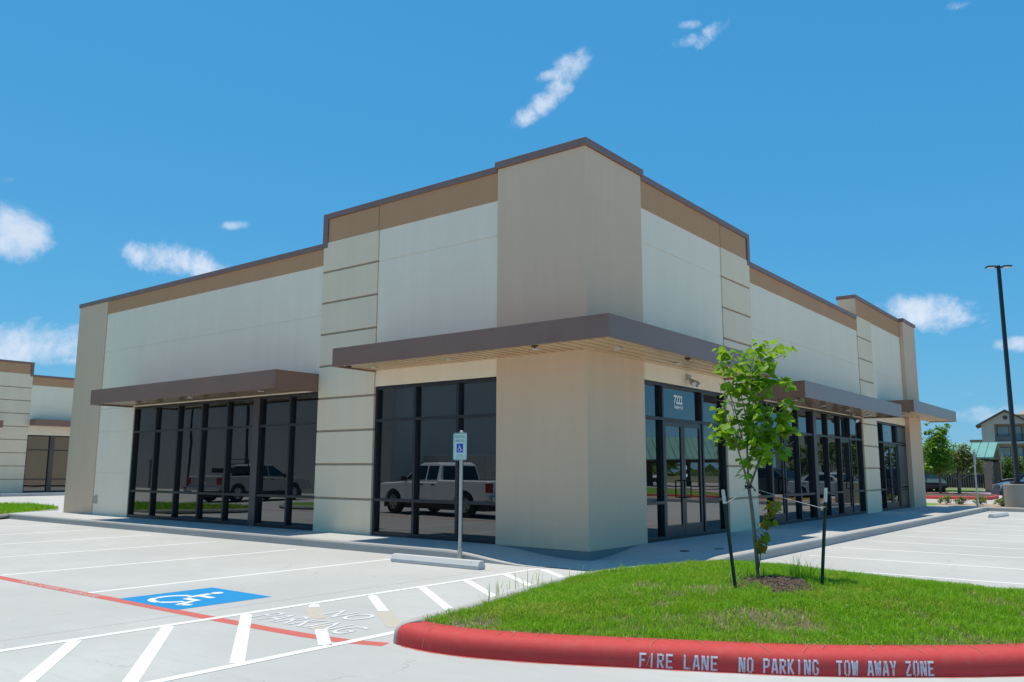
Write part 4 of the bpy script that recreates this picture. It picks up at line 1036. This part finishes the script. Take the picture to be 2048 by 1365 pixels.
def vehicle(name, kind, paintm, label, cat, loc, rz, group=None, rack=False):
    q = VEH[kind]; V0 = empty(name, loc, rz); tag(V0, label, cat, group); W2, wr = q['W'], q['wr']
    top = q['top']; poly = list(top)                                    # rear bottom -> over the top -> front bottom, then back along the sill with arches
    low = q['low']
    for cx in (q['wb'][0], q['wb'][1]):
        R = wr + 0.09; a0 = math.asin(max(-1, min(1, (low - wr) / R)))
        arc = [(cx + R * math.cos(a), wr + R * math.sin(a)) for a in np.linspace(a0, math.pi - a0, 11)]
        poly += [(arc[0][0] + 0.02, low)] + arc + [(arc[-1][0] - 0.02, low)]
    m = MB(); ys = [(-W2, 0.0), (-W2 * .985, 0), (W2 * .985, 0), (W2, 0)]
    n = len(poly)
    def ring(y, ins): return [(x * (1 - ins * 0.012) if abs(x) > 2 else x, y, z - (ins * 0.03 if z > 0.8 else 0)) for x, z in poly]
    rings = [ring(-W2, 1), ring(-W2 + .05, 0), ring(W2 - .05, 0), ring(W2, 1)]
    for r in rings: m.v += r
    for i in range(3): m.f += [(i * n + k, i * n + (k + 1) % n, (i + 1) * n + (k + 1) % n, (i + 1) * n + k) for k in range(n)]
    m.f += [tuple(range(n)), tuple(range(3 * n, 4 * n))]
    body = m.build('body', paintm, V0, 0.02, seg=2)
    cab = q['cab']; c = MB(); k = len(cab)
    c.v = [(x, -w, z) for x, z, w in cab] + [(x, w, z) for x, z, w in cab]
    c.f = [tuple(range(k)), tuple(range(k, 2 * k))] + [(i, (i + 1) % k, k + (i + 1) % k, k + i) for i in range(k)]
    c.build('cab', paintm, V0, 0.04, seg=3)
    zb, zt = cab[0][1] + 0.05, cab[2][1] - 0.11
    def side_x(x, z):                                                  # clamp window edges to the cab's slanted pillars
        lo = np.interp(z, [cab[0][1], cab[1][1]], [cab[0][0], cab[1][0]]) + 0.09; hi = np.interp(z, [cab[5][1], cab[4][1]], [cab[5][0], cab[4][0]]) - 0.10
        return min(max(x, lo), hi)
    def side_w(z): return np.interp(z, [cab[0][1], cab[1][1]], [cab[0][2], cab[1][2]])
    for s in (-1, 1):
        for a, b in q['wins']:
            pts = [(side_x(a, zb), s * (side_w(zb) + .004), zb), (side_x(b, zb) if b < q['wins'][-1][1] else side_x(9, zb), s * (side_w(zb) + .004), zb), (side_x(b, zt), s * (side_w(zt) + .008), zt), (side_x(a, zt), s * (side_w(zt) + .008), zt)]
            MB().prism(pts, (0, s * 0.006, 0)).build('side_window', carglass, V0)
    def cross(i, j, nm):
        (x0, z0, w0), (x1, z1, w1) = cab[i], cab[j]; P = lambda f, g: (x0 + (x1 - x0) * f, (w0 + (w1 - w0) * f) * g, z0 + (z1 - z0) * f)
        nn = Vector((z1 - z0, 0, -(x1 - x0))).normalized(); nn = nn if (nn.x > 0) == (x0 > 0 and i > 2) else -nn
        MB().prism([Vector(P(.10, -.88)) + nn * .004, Vector(P(.10, .88)) + nn * .004, Vector(P(.92, .88)) + nn * .004, Vector(P(.92, -.88)) + nn * .004], nn * .006).build(nm, carglass, V0)
    cross(5, 4, 'windscreen'); cross(0, 1, 'rear_window')
    for wx in q['wb']:
        for s in (-1, 1):
            t = MB(); t.tube([(wx, s * (W2 - .24), wr), (wx, s * (W2 - .03), wr)], [wr, wr], 24); ty = t.build('tyre', tyre_m, V0, 0.025)
            r = MB(); y = s * (W2 - .028); r.tube([(wx, y - s * .05, wr), (wx, y + s * .004, wr)], [wr * .66, wr * .60], 20)
            rm = r.build('rim', rim_m, ty)
            h = MB()
            for a in range(5):
                A = a * 2 * math.pi / 5 + .3; h.tube([(wx + wr * .46 * math.cos(A), y + s * .001, wr + wr * .46 * math.sin(A)), (wx + wr * .46 * math.cos(A), y + s * .006, wr + wr * .46 * math.sin(A))], wr * .11, 8)
            h.build('vent', dark, ty)
    xr = min(x for x, z in top); xf = max(x for x, z in top); zr = [z for x, z in top if x < xr + .15]
    hz = {'truck': 0.92, 'suv': 0.80, 'sedan': 0.66}[kind]; tz = {'truck': (0.80, 1.10), 'suv': (0.85, 1.06), 'sedan': (0.72, 0.88)}[kind]
    for s in (-1, 1):
        m = MB(); m.box((xr - .012, s * (W2 - .20), tz[0]), (xr + .15, s * (W2 + .006), tz[1])); m.build('tail_light', redlamp, V0, 0.01)
        m = MB(); m.box((xf - .28, s * (W2 - .42), hz - .09), (xf - .03, s * (W2 - .035), hz + .06)); m.build('headlight', clearlamp, V0, 0.02)
        m = MB(); mx = cab[5][0] - .28; m.box((mx - .06, s * (W2 - .06), cab[5][1] + .02), (mx + .06, s * (W2 + .16), cab[5][1] + .17)); m.build('wing_mirror', paintm if kind != 'truck' else trim_m, V0, 0.02)
        for a, b in q['wins']:
            m = MB(); m.box((a + .02, s * (W2 - .01), cab[0][1] - .13), (a + .2, s * (W2 + .02), cab[0][1] - .09)); m.build('door_handle', trim_m, V0, 0.006)
    m = MB(); m.box((xf - .06, -W2 * .62, hz - .16), (xf + .005, W2 * .62, hz + .05)); m.build('grille', trim_m, V0, 0.01)
    m = MB(); m.box((xf - .1, -W2 * .98, low + .02), (xf + .07, W2 * .98, low + .22)); m.build('bumper', chrome if kind == 'truck' else trim_m, V0, 0.03)
    m = MB(); m.box((xr - .12, -W2 * .96, low + .04), (xr + .05, W2 * .96, low + .22)); m.build('bumper', chrome if kind == 'truck' else trim_m, V0, 0.03)
    m = MB(); m.box((xr + .4, -W2 + .15, .22), (xf - .4, W2 - .15, low + .15)); m.build('underbody', dark, V0)
    m = MB(); m.box((xr - .014, -.16, low + .32), (xr + .02, .16, low + .46)); m.build('number_plate', lensm, V0)
    if kind == 'truck': m = MB(); m.box((-2.80, -W2 + .12, 1.10), (-.62, W2 - .12, 1.185)); m.build('bed_cover', dark, V0, 0.01)
    if rack:
        m = MB()
        for y in (-.7, .7): m.tube([(-1.0, y, 1.3), (-1.0, y, 1.95)], .025, 6)
        for z in (1.55, 1.72, 1.95): m.tube([(-1.0, -.7, z), (-1.0, .7, z)], .022, 6)
        m.box((-2.0, -.6, 1.30), (-1.15, .6, 1.52)); m.build('headache_rack', trim_m, V0)
    return V0


vehicle('pickup_truck', 'truck', carpaint('white_car_paint', (0.86, 0.88, 0.9)), 'white crew cab pickup truck mirrored in the large window beside the sign', 'pickup truck', (-11.5, -8.9, 0.0), rad(-174), 'pickup trucks across the lot')
vehicle('pickup_truck', 'truck', carpaint('tan_car_paint', (0.36, 0.33, 0.30)), 'tan grey pickup truck with bed rack mirrored in the long window row', 'pickup truck', (-27.1, -12.0, 0.0), rad(-99), 'pickup trucks across the lot', rack=True)
vehicle('parked_suv', 'suv', carpaint('navy_car_paint', (0.012, 0.016, 0.03)), 'dark navy SUV parked by the stone columned pavilion, behind the light pole', 'car', (0.25, 58.6, 0.02), rad(-173), 'cars parked beyond the driveway')
vehicle('parked_car', 'sedan', carpaint('teal_car_paint', (0.06, 0.10, 0.11)), 'grey teal car parked half hidden beside the end tower of the shops', 'car', (-6.4, 56.6, 0.02), rad(-70), 'cars parked beyond the driveway')
for i, (x, y, a, c, kd, lb) in enumerate(((6.0, 33.6, 200, (0.45, 0.47, 0.48), 'sedan', 'silver sedan mirrored in the far shop windows'), (9.6, 35.2, 196, (0.03, 0.05, 0.05), 'suv', 'dark green SUV mirrored in the far shop windows'), (3.2, 36.5, 200, (0.05, 0.05, 0.09), 'suv', 'blue black SUV mirrored in the glass of the last shop door'), (39.5, 74, 210, (0.7, 0.7, 0.7), 'sedan', 'small white car mirrored low in the glass beside the numbered doors'))):
    vehicle('parked_car', kd, carpaint('car_paint', c), lb, 'car', (x, y, 0.0), rad(a), 'cars seen in the glass')

# ------------------------------------------------------------------ land beyond the far kerb
def area(name, pts, z, m): o = MB().sheet(pts, z).build(name, m); return tag(o, kind='structure')


area('road', [(-150, LOTY + .16), (150, LOTY + .16), (150, 51), (-150, 51)], -0.02, road_m)
area('planting_bed', [(-1.6, LOTY + .152), (60, LOTY + .152), (60, 28.4), (3, 28.4), (-1.6, 29.6)], 0.145, bed_m)
area('verge', [(-1.6, LOTY + .152), (0.2, LOTY + .152), (0.0, 27.4), (-1.6, 29.6)], 0.15, turf_m)
area('path', [(-150, 51), (150, 51), (150, 56.2), (-150, 56.2)], 0.03, walk_m)
area('lawn', [(-150, 56.2), (-3.9, 56.2), (-3.9, 66), (-150, 66)], 0.04, turf_m)
area('car_park', [(-3.9, 56.2), (150, 56.2), (150, 85), (-3.9, 85)], 0.02, road_m)


def small_island(pts, kerbm, fill, name):
    P = smooth_closed(pts, 6); N = out_normals(P)
    if kerbm: tag(sweep('kerb', P, N, list(range(len(P))), [(0, -0.05), (-.01, .1), (-.04, .15), (-.17, .152), (-.17, .05)], kerbm, closed=True), kind='structure')
    o = MB(); q = P - N * .17; o.sheet([(x, y) for x, y in q], 0.135); tag(o.build(name, fill), kind='structure'); return P - N * .165


small_island([(-14, 40.2), (-5, 40.1), (-0.6, 40.25), (0.0, 41.5), (-0.6, 46.5), (-3, 48.3), (-8, 48.6), (-14, 48)], kred_m, mulch_m, 'planting_island')
small_island([(3.6, 29.5), (6, 28.9), (9, 29.9), (12.5, 31.4), (12.5, 32.8), (9, 31.7), (5, 31.0)], kred_m, turf_m, 'planting_island')
small_island([(12, 33.5), (16, 31.5), (22, 38), (27, 46), (24, 48), (18, 42)], kred_m, turf_m, 'planting_island')
LI = small_island([(-26, 1.2), (-22.2, 1.0), (-21.2, 0.2), (-19.9, -1.3), (-18.6, -3.2), (-17.6, -4.8), (-18.4, -5.6), (-21, -5.2), (-25, -3.8), (-26.6, -1)], kerb_m, turf_m, 'grass_island')
tag(blades('grass', LI, 22000, lambda q: np.full(len(q), 0.135), grassm, 0.08, 0.17, 0.02), 'bright green grass on the small kerbed island at far left', 'grass', kind='stuff')
small_island([(-19.5, -8.2), (-17.2, -8.0), (-16.6, -9.3), (-18.5, -10.2), (-21, -9.8)], kerb_m, turf_m, 'grass_island')


# ------------------------------------------------------------------ trees and shrubs
def tree(label, loc, trunk_h, blobs, n, size, lm, group=None, name='tree', r=0.08, cat='tree', asp=0.6):
    """blobs: (dx, dy, z, rx, rz) foliage masses; leaves gather in clumps inside them with gaps between"""
    T0 = empty(name, loc); tag(T0, label, cat, group)
    top = max(b[2] for b in blobs); m = MB(); m.tube([(0, 0, -.05), (.03, .02, trunk_h * .5), (0, .05, trunk_h), (.04, 0, top * .85)], [r, r * .8, r * .7, r * .2], 8)
    for dx, dy, z, rx, rz in blobs:
        for k in range(4):
            a = random.uniform(0, 6.28); m.tube([(0, 0, trunk_h * .8), (dx * .5 + .1 * math.cos(a), dy * .5 + .1 * math.sin(a), (trunk_h + z) / 2), (dx + rx * .6 * math.cos(a), dy + rx * .6 * math.sin(a), z + rz * random.uniform(-.3, .6))], [r * .45, r * .3, r * .08], 5)
    m.build('trunk', bark_m, T0, smooth=True)
    P = []; tot = sum(b[3] ** 2 * b[4] for b in blobs)
    for dx, dy, z, rx, rz in blobs:
        nb = max(6, int(n * rx * rx * rz / tot)); nc = max(5, nb // 16)
        for c in range(nc):
            d = Vector((random.gauss(0, 1), random.gauss(0, 1), random.gauss(0, 1))).normalized() * random.uniform(.35, 1.0) ** .6
            cc = Vector((dx + d.x * rx, dy + d.y * rx, z + d.z * rz)); s = rx * random.uniform(.10, .22)
            for k in range(16): P.append(cc + Vector((random.gauss(0, s), random.gauss(0, s), random.gauss(0, s * .7))))
    V, F, S = leaf_cards(P, size, aspect=asp); np_mesh('crown', V, F, S, lm, T0); return T0


olive = foliage('oak_leaf', (0.05, 0.075, 0.018), (0.12, 0.14, 0.035), 0.25); bright = foliage('elm_leaf', (0.07, 0.20, 0.012), (0.16, 0.34, 0.03), 0.4); mid = foliage('live_oak_leaf', (0.025, 0.075, 0.015), (0.07, 0.15, 0.03), 0.25)
tree('young bright green upright tree with two stakes beyond the red kerb', (-3.8, 47.3, 0.13), 1.2, [(0, 0, 1.9, .85, .7), (.05, 0, 2.9, .85, .85), (.1, 0, 3.8, .5, .6), (.5, .35, 4.3, .25, .35), (-.42, -.3, 4.1, .28, .4)], 4200, 0.19, bright, 'trees beyond the far kerb')
tree('broad olive brown tree with drooping crown behind the bright young tree', (-3.9, 54.1, 0.03), 1.1, [(0, 0, 2.2, 1.1, .8), (.75, .6, 2.0, .85, .7), (-.9, -.7, 2.3, 1.1, .9), (.3, .2, 2.9, .8, .5), (1.15, .9, 1.6, .4, .4), (-1.9, -1.5, 2.2, 1.0, 1.0)], 8500, 0.17, olive, 'trees beyond the far kerb', r=.11)
tree('round dense green tree in front of the apartment block', (-3.2, 73.5, 0.02), 0.8, [(0, 0, 1.75, 1.15, 1.05), (.5, .3, 2.3, .8, .7), (-.6, -.4, 1.5, .7, .7)], 4200, 0.2, mid, 'trees beyond the far kerb')
for x, y in ((-2.3, 44.5), (-4.4, 46.2)):
    m = MB(); m.tube([(x, y, 0.1), (x + .05, y, 1.55)], 0.03, 6); tag(m.build('tree_stake', polem), 'thin dark stake beside the bright young tree beyond the red kerb', 'stake', 'stakes by the distant young tree')
shl = ['first small shrub in the mulch bed, nearest the end tower', 'second small shrub in the mulch bed, left of the distant sign post', 'third small shrub in the mulch bed, directly right of the distant sign post', 'fourth small shrub in the mulch bed, beside the concrete drum of the pole']
shm = foliage('shrub_leaf', (0.06, 0.12, 0.02), (0.2, 0.25, 0.06), 0.3)
for (x, y), lb in zip(((0.32, 26.9), (0.83, 27.3), (1.58, 27.1), (2.42, 26.3)), shl):
    tree(lb, (x, y, 0.13), 0.08, [(0, 0, .2, .24, .16), (.1, .05, .3, .14, .1)], 330, 0.09, shm, 'shrubs along the far kerb', 'shrub', 0.012, 'shrub')
far = [(16, 58), (20, 54), (13, 62), (24, 67), (10, 66), (32, 64), (38, 58), (44, 70), (12, 80), (7, 74), (18, 72)]
for i, (x, y) in enumerate(far):
    z = random.uniform(2.2, 3.0); tree('leafy green tree beyond the driveway mirrored in the shop glass', (x, y, 0), 1.2, [(0, 0, z, 1.4, 1.4), (.8, .4, z + .9, 1.0, 1.0), (-.7, -.3, z + .5, 1.0, 1.0)], 1100, 0.34, (mid, bright)[i % 2], 'trees mirrored in the right hand glass')
# hazy tree line round the horizon
V = []; F = []
P = []
for k in range(2600):
    a = random.uniform(-0.5, 2.4) if k % 3 else random.uniform(-3.1, 3.1); d = random.uniform(230, 330); h = 5 + 3 * math.sin(a * 9) + 2 * math.sin(a * 31); P.append(Vector((d * math.cos(a), d * math.sin(a), random.uniform(0, max(2, h)))))
V, F, S = leaf_cards(P, 5.5, aspect=.9); tag(np_mesh('distant_trees', V, F, S, mid), 'far line of trees along the horizon', 'trees', kind='stuff')

# ------------------------------------------------------------------ pavilions, apartments, fence, hall opposite
groof = mat('green_metal_roof', (0.16, 0.36, 0.31), 0.4, 0.06, 0.8); beam_m = mat('timber_brown', (0.10, 0.055, 0.035), 0.7, 0.15, 5)


def stone(name):
    m = bpy.data.materials.new(name); m.use_nodes = True; N = NT(m.node_tree); tc = N.n('ShaderNodeTexCoord').outputs['Object']
    br = N.n('ShaderNodeTexBrick', {'Vector': N.n('ShaderNodeCombineXYZ', {0: N.math('ADD', N.n('ShaderNodeSeparateXYZ', {0: tc}).outputs[0], N.n('ShaderNodeSeparateXYZ', {0: tc}).outputs[1]), 1: N.n('ShaderNodeSeparateXYZ', {0: tc}).outputs[2]}).outputs[0], 'Color1': (.30, .19, .14, 1), 'Color2': (.20, .14, .11, 1), 'Mortar': (.32, .28, .24, 1), 'Scale': 3.2, 'Mortar Size': .03})
    p = N.n('ShaderNodeBsdfPrincipled', {'Base Color': N.mix(N.noise(tc, 4, 3), br.outputs[0], (.26, .17, .13)), 'Roughness': .9}); N.t.links.new(p.outputs[0], N.n('ShaderNodeOutputMaterial').inputs[0]); return m


stone_m = stone('ledge_stone')


def pavilion(label, loc, rz, L, Wd, eave, ridge, ncol=3, cw=0.5):
    P0 = empty('pavilion', loc, rz); tag(P0, label, 'pavilion', 'green roofed pavilions'); h = Wd / 2
    m = MB(); th = .09
    for s in (-1, 1):
        m.add([(0, s * (h + .25), eave - .12), (-L, s * (h + .25), eave - .12), (-L, 0, ridge), (0, 0, ridge), (0, s * (h + .25), eave - .12 - th), (-L, s * (h + .25), eave - .12 - th), (-L, 0, ridge - th), (0, 0, ridge - th)], [(0, 1, 2, 3), (4, 7, 6, 5), (0, 4, 5, 1), (1, 5, 6, 2), (2, 6, 7, 3), (3, 7, 4, 0)])
        n = int(L / .55)
        for i in range(1, n):
            x = -L * i / n; m.add([(x - .02, s * (h + .25), eave - .10), (x + .02, s * (h + .25), eave - .10), (x + .02, 0, ridge + .03), (x - .02, 0, ridge + .03), (x, s * (h + .25), eave - .06), (x, 0, ridge + .07)], [(0, 3, 5, 4), (1, 4, 5, 2), (0, 4, 1), (3, 2, 5)])
    m.build('roof', groof, P0)
    m = MB()
    for x in (-.25, -L + .25): m.prism([(x - .04, -h, eave - .2), (x - .04, h, eave - .2), (x - .04, 0, ridge - .14)], (.08, 0, 0))
    for s in (-1, 1): m.box((-L + .3, s * (h - .12) - .1, eave - .42), (-.3, s * (h - .12) + .1, eave - .22))
    m.build('gable', beam_m, P0)
    for s in (-1, 1):
        for i in range(ncol):
            x = -.45 - (L - .9) * i / (ncol - 1); m = MB(); y = s * (h - .15); m.box((x - cw / 2, y - cw / 2, 0), (x + cw / 2, y + cw / 2, eave - .42)); m.build('column', stone_m, P0, .01)
    return P0


pavilion('green metal roofed pavilion on brown stone columns behind the distant sign post', (-2.1, 59.8, 0.02), 0, 9.0, 4.6, 2.66, 3.68)
pavilion('second green roofed pavilion peeping out above the trees beside the end tower', (-13.3, 81.0, 0.02), 0, 12, 6.0, 4.1, 5.9)
pavilion('long green roofed pavilion mirrored in the glass of the numbered doors', (24.5, 65.0, 0.0), rad(141.6), 16.0, 6.0, 2.7, 4.7, 5)

apw = mat('apartment_siding', (0.62, 0.50, 0.43), 0.85, 0.05, 1); aproof = mat('apartment_roof', (0.13, 0.11, 0.10), 0.9, 0.1, 3); aptan = mat('apartment_tan_roof', (0.36, 0.29, 0.22), 0.9, 0.06, 2); aptrim = mat('apartment_trim', (0.62, 0.60, 0.56), 0.7, 0.03, 2); aplow = mat('apartment_brick', (0.27, 0.18, 0.14), 0.9, 0.12, 6); apshade = mat('window_blind', (0.42, 0.50, 0.52), 0.6, 0.1, 1)


def apartments(label, loc, rz):
    A = empty('apartment_block', loc, rz); tag(A, label, 'apartment building', 'apartment blocks')
    m = MB(); m.box((0, 0, 0), (1.55, 10, 8.0)); m.box((1.55, 1.6, 0), (5.1, 10, 8.0)); m.box((5.1, 0, 0), (26, 10, 8.0)); m.build('wall', apw, A)
    m = MB(); m.prism([(-.02, -.02, 8.0), (5.9, -.02, 8.0), (2.95, -.02, 9.7)], (0, 6, 0)); m.build('gable', apw, A)
    m = MB()
    for s in (-1, 1): m.prism([(2.95 - s * 3.6, -.5, 7.86), (2.95 - s * 3.6, -.5, 7.68), (2.95, -.5, 9.75), (2.95, -.5, 9.95)], (0, 8, 0))
    m.prism([(6.6, -.4, 8.0), (6.6, 10.4, 8.0), (6.6, 5, 10.0)], (20, 0, 0)); m.build('roof', aproof, A)
    m = MB(); m.tube([(2.95, -.06, 8.85), (2.95, -.03, 8.85)], .3, 16); m.build('gable_vent', aproof, A)
    m = MB(); m.box((-1.4, 2, 0), (-.02, 10, 5.6)); m.box((-1.6, 1.8, 5.6), (-.02, 10.2, 5.95)); m.build('side_wing', aptan, A)
    for z in (2.35, 5.3):
        m = MB(); m.box((1.6, -.12, z), (5.1, 1.6, z + .28)); b = m.build('balcony', aptrim, A)
        m = MB(); m.box((1.6, -.06, z + 1.25), (5.1, -.02, z + 1.31)); m.box((1.6, -.06, z + .38), (5.1, -.02, z + .42))
        for i in range(26): m.box((1.65 + i * .13, -.05, z + .4), (1.68 + i * .13, -.03, z + 1.27))
        m.build('railing', polem, b)
    for z in (0.9, 3.55, 6.45):
        for x0, x1, zz in ((1.9, 3.2, z), (3.7, 4.7, z - .75)):
            m = MB(); m.box((x0 - .08, 1.52, zz - .08), (x1 + .08, 1.62, z + 1.35)); w = m.build('window', frame, A)
            m = MB(); m.box((x0, 1.50, zz), (x1, 1.53, z + 1.27)); m.build('pane', apshade, w)
    for z in (0.9, 3.55, 6.3):
        for x in (7.2, 11, 15, 19, 23):
            m = MB(); m.box((x, -.05, z), (x + 1.5, .1, z + 1.5)); w = m.build('window', aptrim, A); m = MB(); m.box((x + .1, -.07, z + .1), (x + 1.4, -.04, z + 1.4)); m.build('pane', carglass, w)
    m = MB(); m.box((-.05, -.05, 0), (1.6, 10.05, 2.3)); m.box((5.05, -.05, 0), (26.05, 10.05, 2.3)); m.build('brick_base', aplow, A)
    return A


apartments('three storey beige apartment block with gable and balconies at far right', (-12.0, 118.9, 0.0), rad(7))
m = MB(); A2 = empty('apartment_block', (-12, 160.6, 0), rad(7)); tag(A2, 'taller tan roofed apartment block rising behind the gabled one', 'apartment building', 'apartment blocks')
m.box((0, 0, 0), (30, 14, 11.6)); m.build('wall', apw, A2); m = MB(); m.prism([(-.6, -.6, 11.6), (-.6, 14.6, 11.6), (2.5, 7, 13.8)], (30, 0, 0)); m.build('roof', aptan, A2)
m = MB(); A3 = empty('apartment_block', (49, 169, 0), rad(150)); tag(A3, 'pale cream apartment block mirrored in the right hand shop windows', 'apartment building', 'apartment blocks')
m.box((-9, -6, 0), (9, 6, 9)); m.build('wall', stucco('cream_render', (0.6, 0.52, 0.4)), A3)
for s in (-1, 1):
    for z in (1, 4, 7):
        for x in (-8, -5, -2, 1, 4, 7):
            m = MB(); m.box((x, s * 6.02 - .05, z), (x + 1.3, s * 6.02 + .05, z + 1.7)); m.build('window', carglass, A3)
fe = empty('fence', (-9.5, 74.5, 0)); tag(fe, 'dark board fence behind the olive tree and the pavilion', 'fence')
m = MB()
for i in range(60): m.box((-8 + i * .2, 0, 0.05), (-8 + i * .2 + .185, .03, 1.25))
m.build('boards', polem, fe)
for i in range(7): m = MB(); m.box((-8 + i * 2, .03, 0), (-7.88 + i * 2, .15, 1.32)); m.build('post', polem, fe)

H = empty('warehouse', (-50, -22, 0)); tag(H, 'long white panel hall across the lot, mirrored in the left shop windows', 'building')
hw = stucco('hall_panel', (0.46, 0.42, 0.38)); FH_ = Face((-50, -21.5), (1, 0), (0, 1))
panels(FH_, H, 'wall', hw, -40, 22.5, [0.0, 1.9, 3.8, 5.7, 7.6, 9.2])
for u in (-30, -16, -4, 9, 19):
    m = MB(); FH_.box(m, u, u + 1.1, 0, .05, 0, 2.2); m.build('door', doorm, H)
m = MB(); m.box((-90, -60, 0), (-27.8, -21.9, 8.8)); m.build('roof', MATS['roof_membrane'], H)
for o in kids(H): o.matrix_parent_inverse = Matrix.Translation(-H.location)
m = MB()
for i in range(14): m.box((-27.3 + i * 2.4, -24.2, 0), (-24.92 + i * 2.4, -24.0, 2.3))
tag(m.build('boundary_wall', hw, None, .01), 'low plain wall running on from the hall, mirrored behind the white truck', 'wall')
light_pole((-43.0, -18.2, 0.0), 5.6, 'short light pole before the white hall, farther of two mirrored poles', rad(0), 0.2, 0.25)
light_pole((-35.0, -17.0, 0.0), 5.6, 'short light pole before the white hall, nearer of two mirrored poles', rad(0), 0.2, 0.25)
light_pole((24.5, 44.5, 0.0), 9.5, 'tall light pole mirrored in the glass beside the numbered doors', rad(20), 0.7, 0.35)
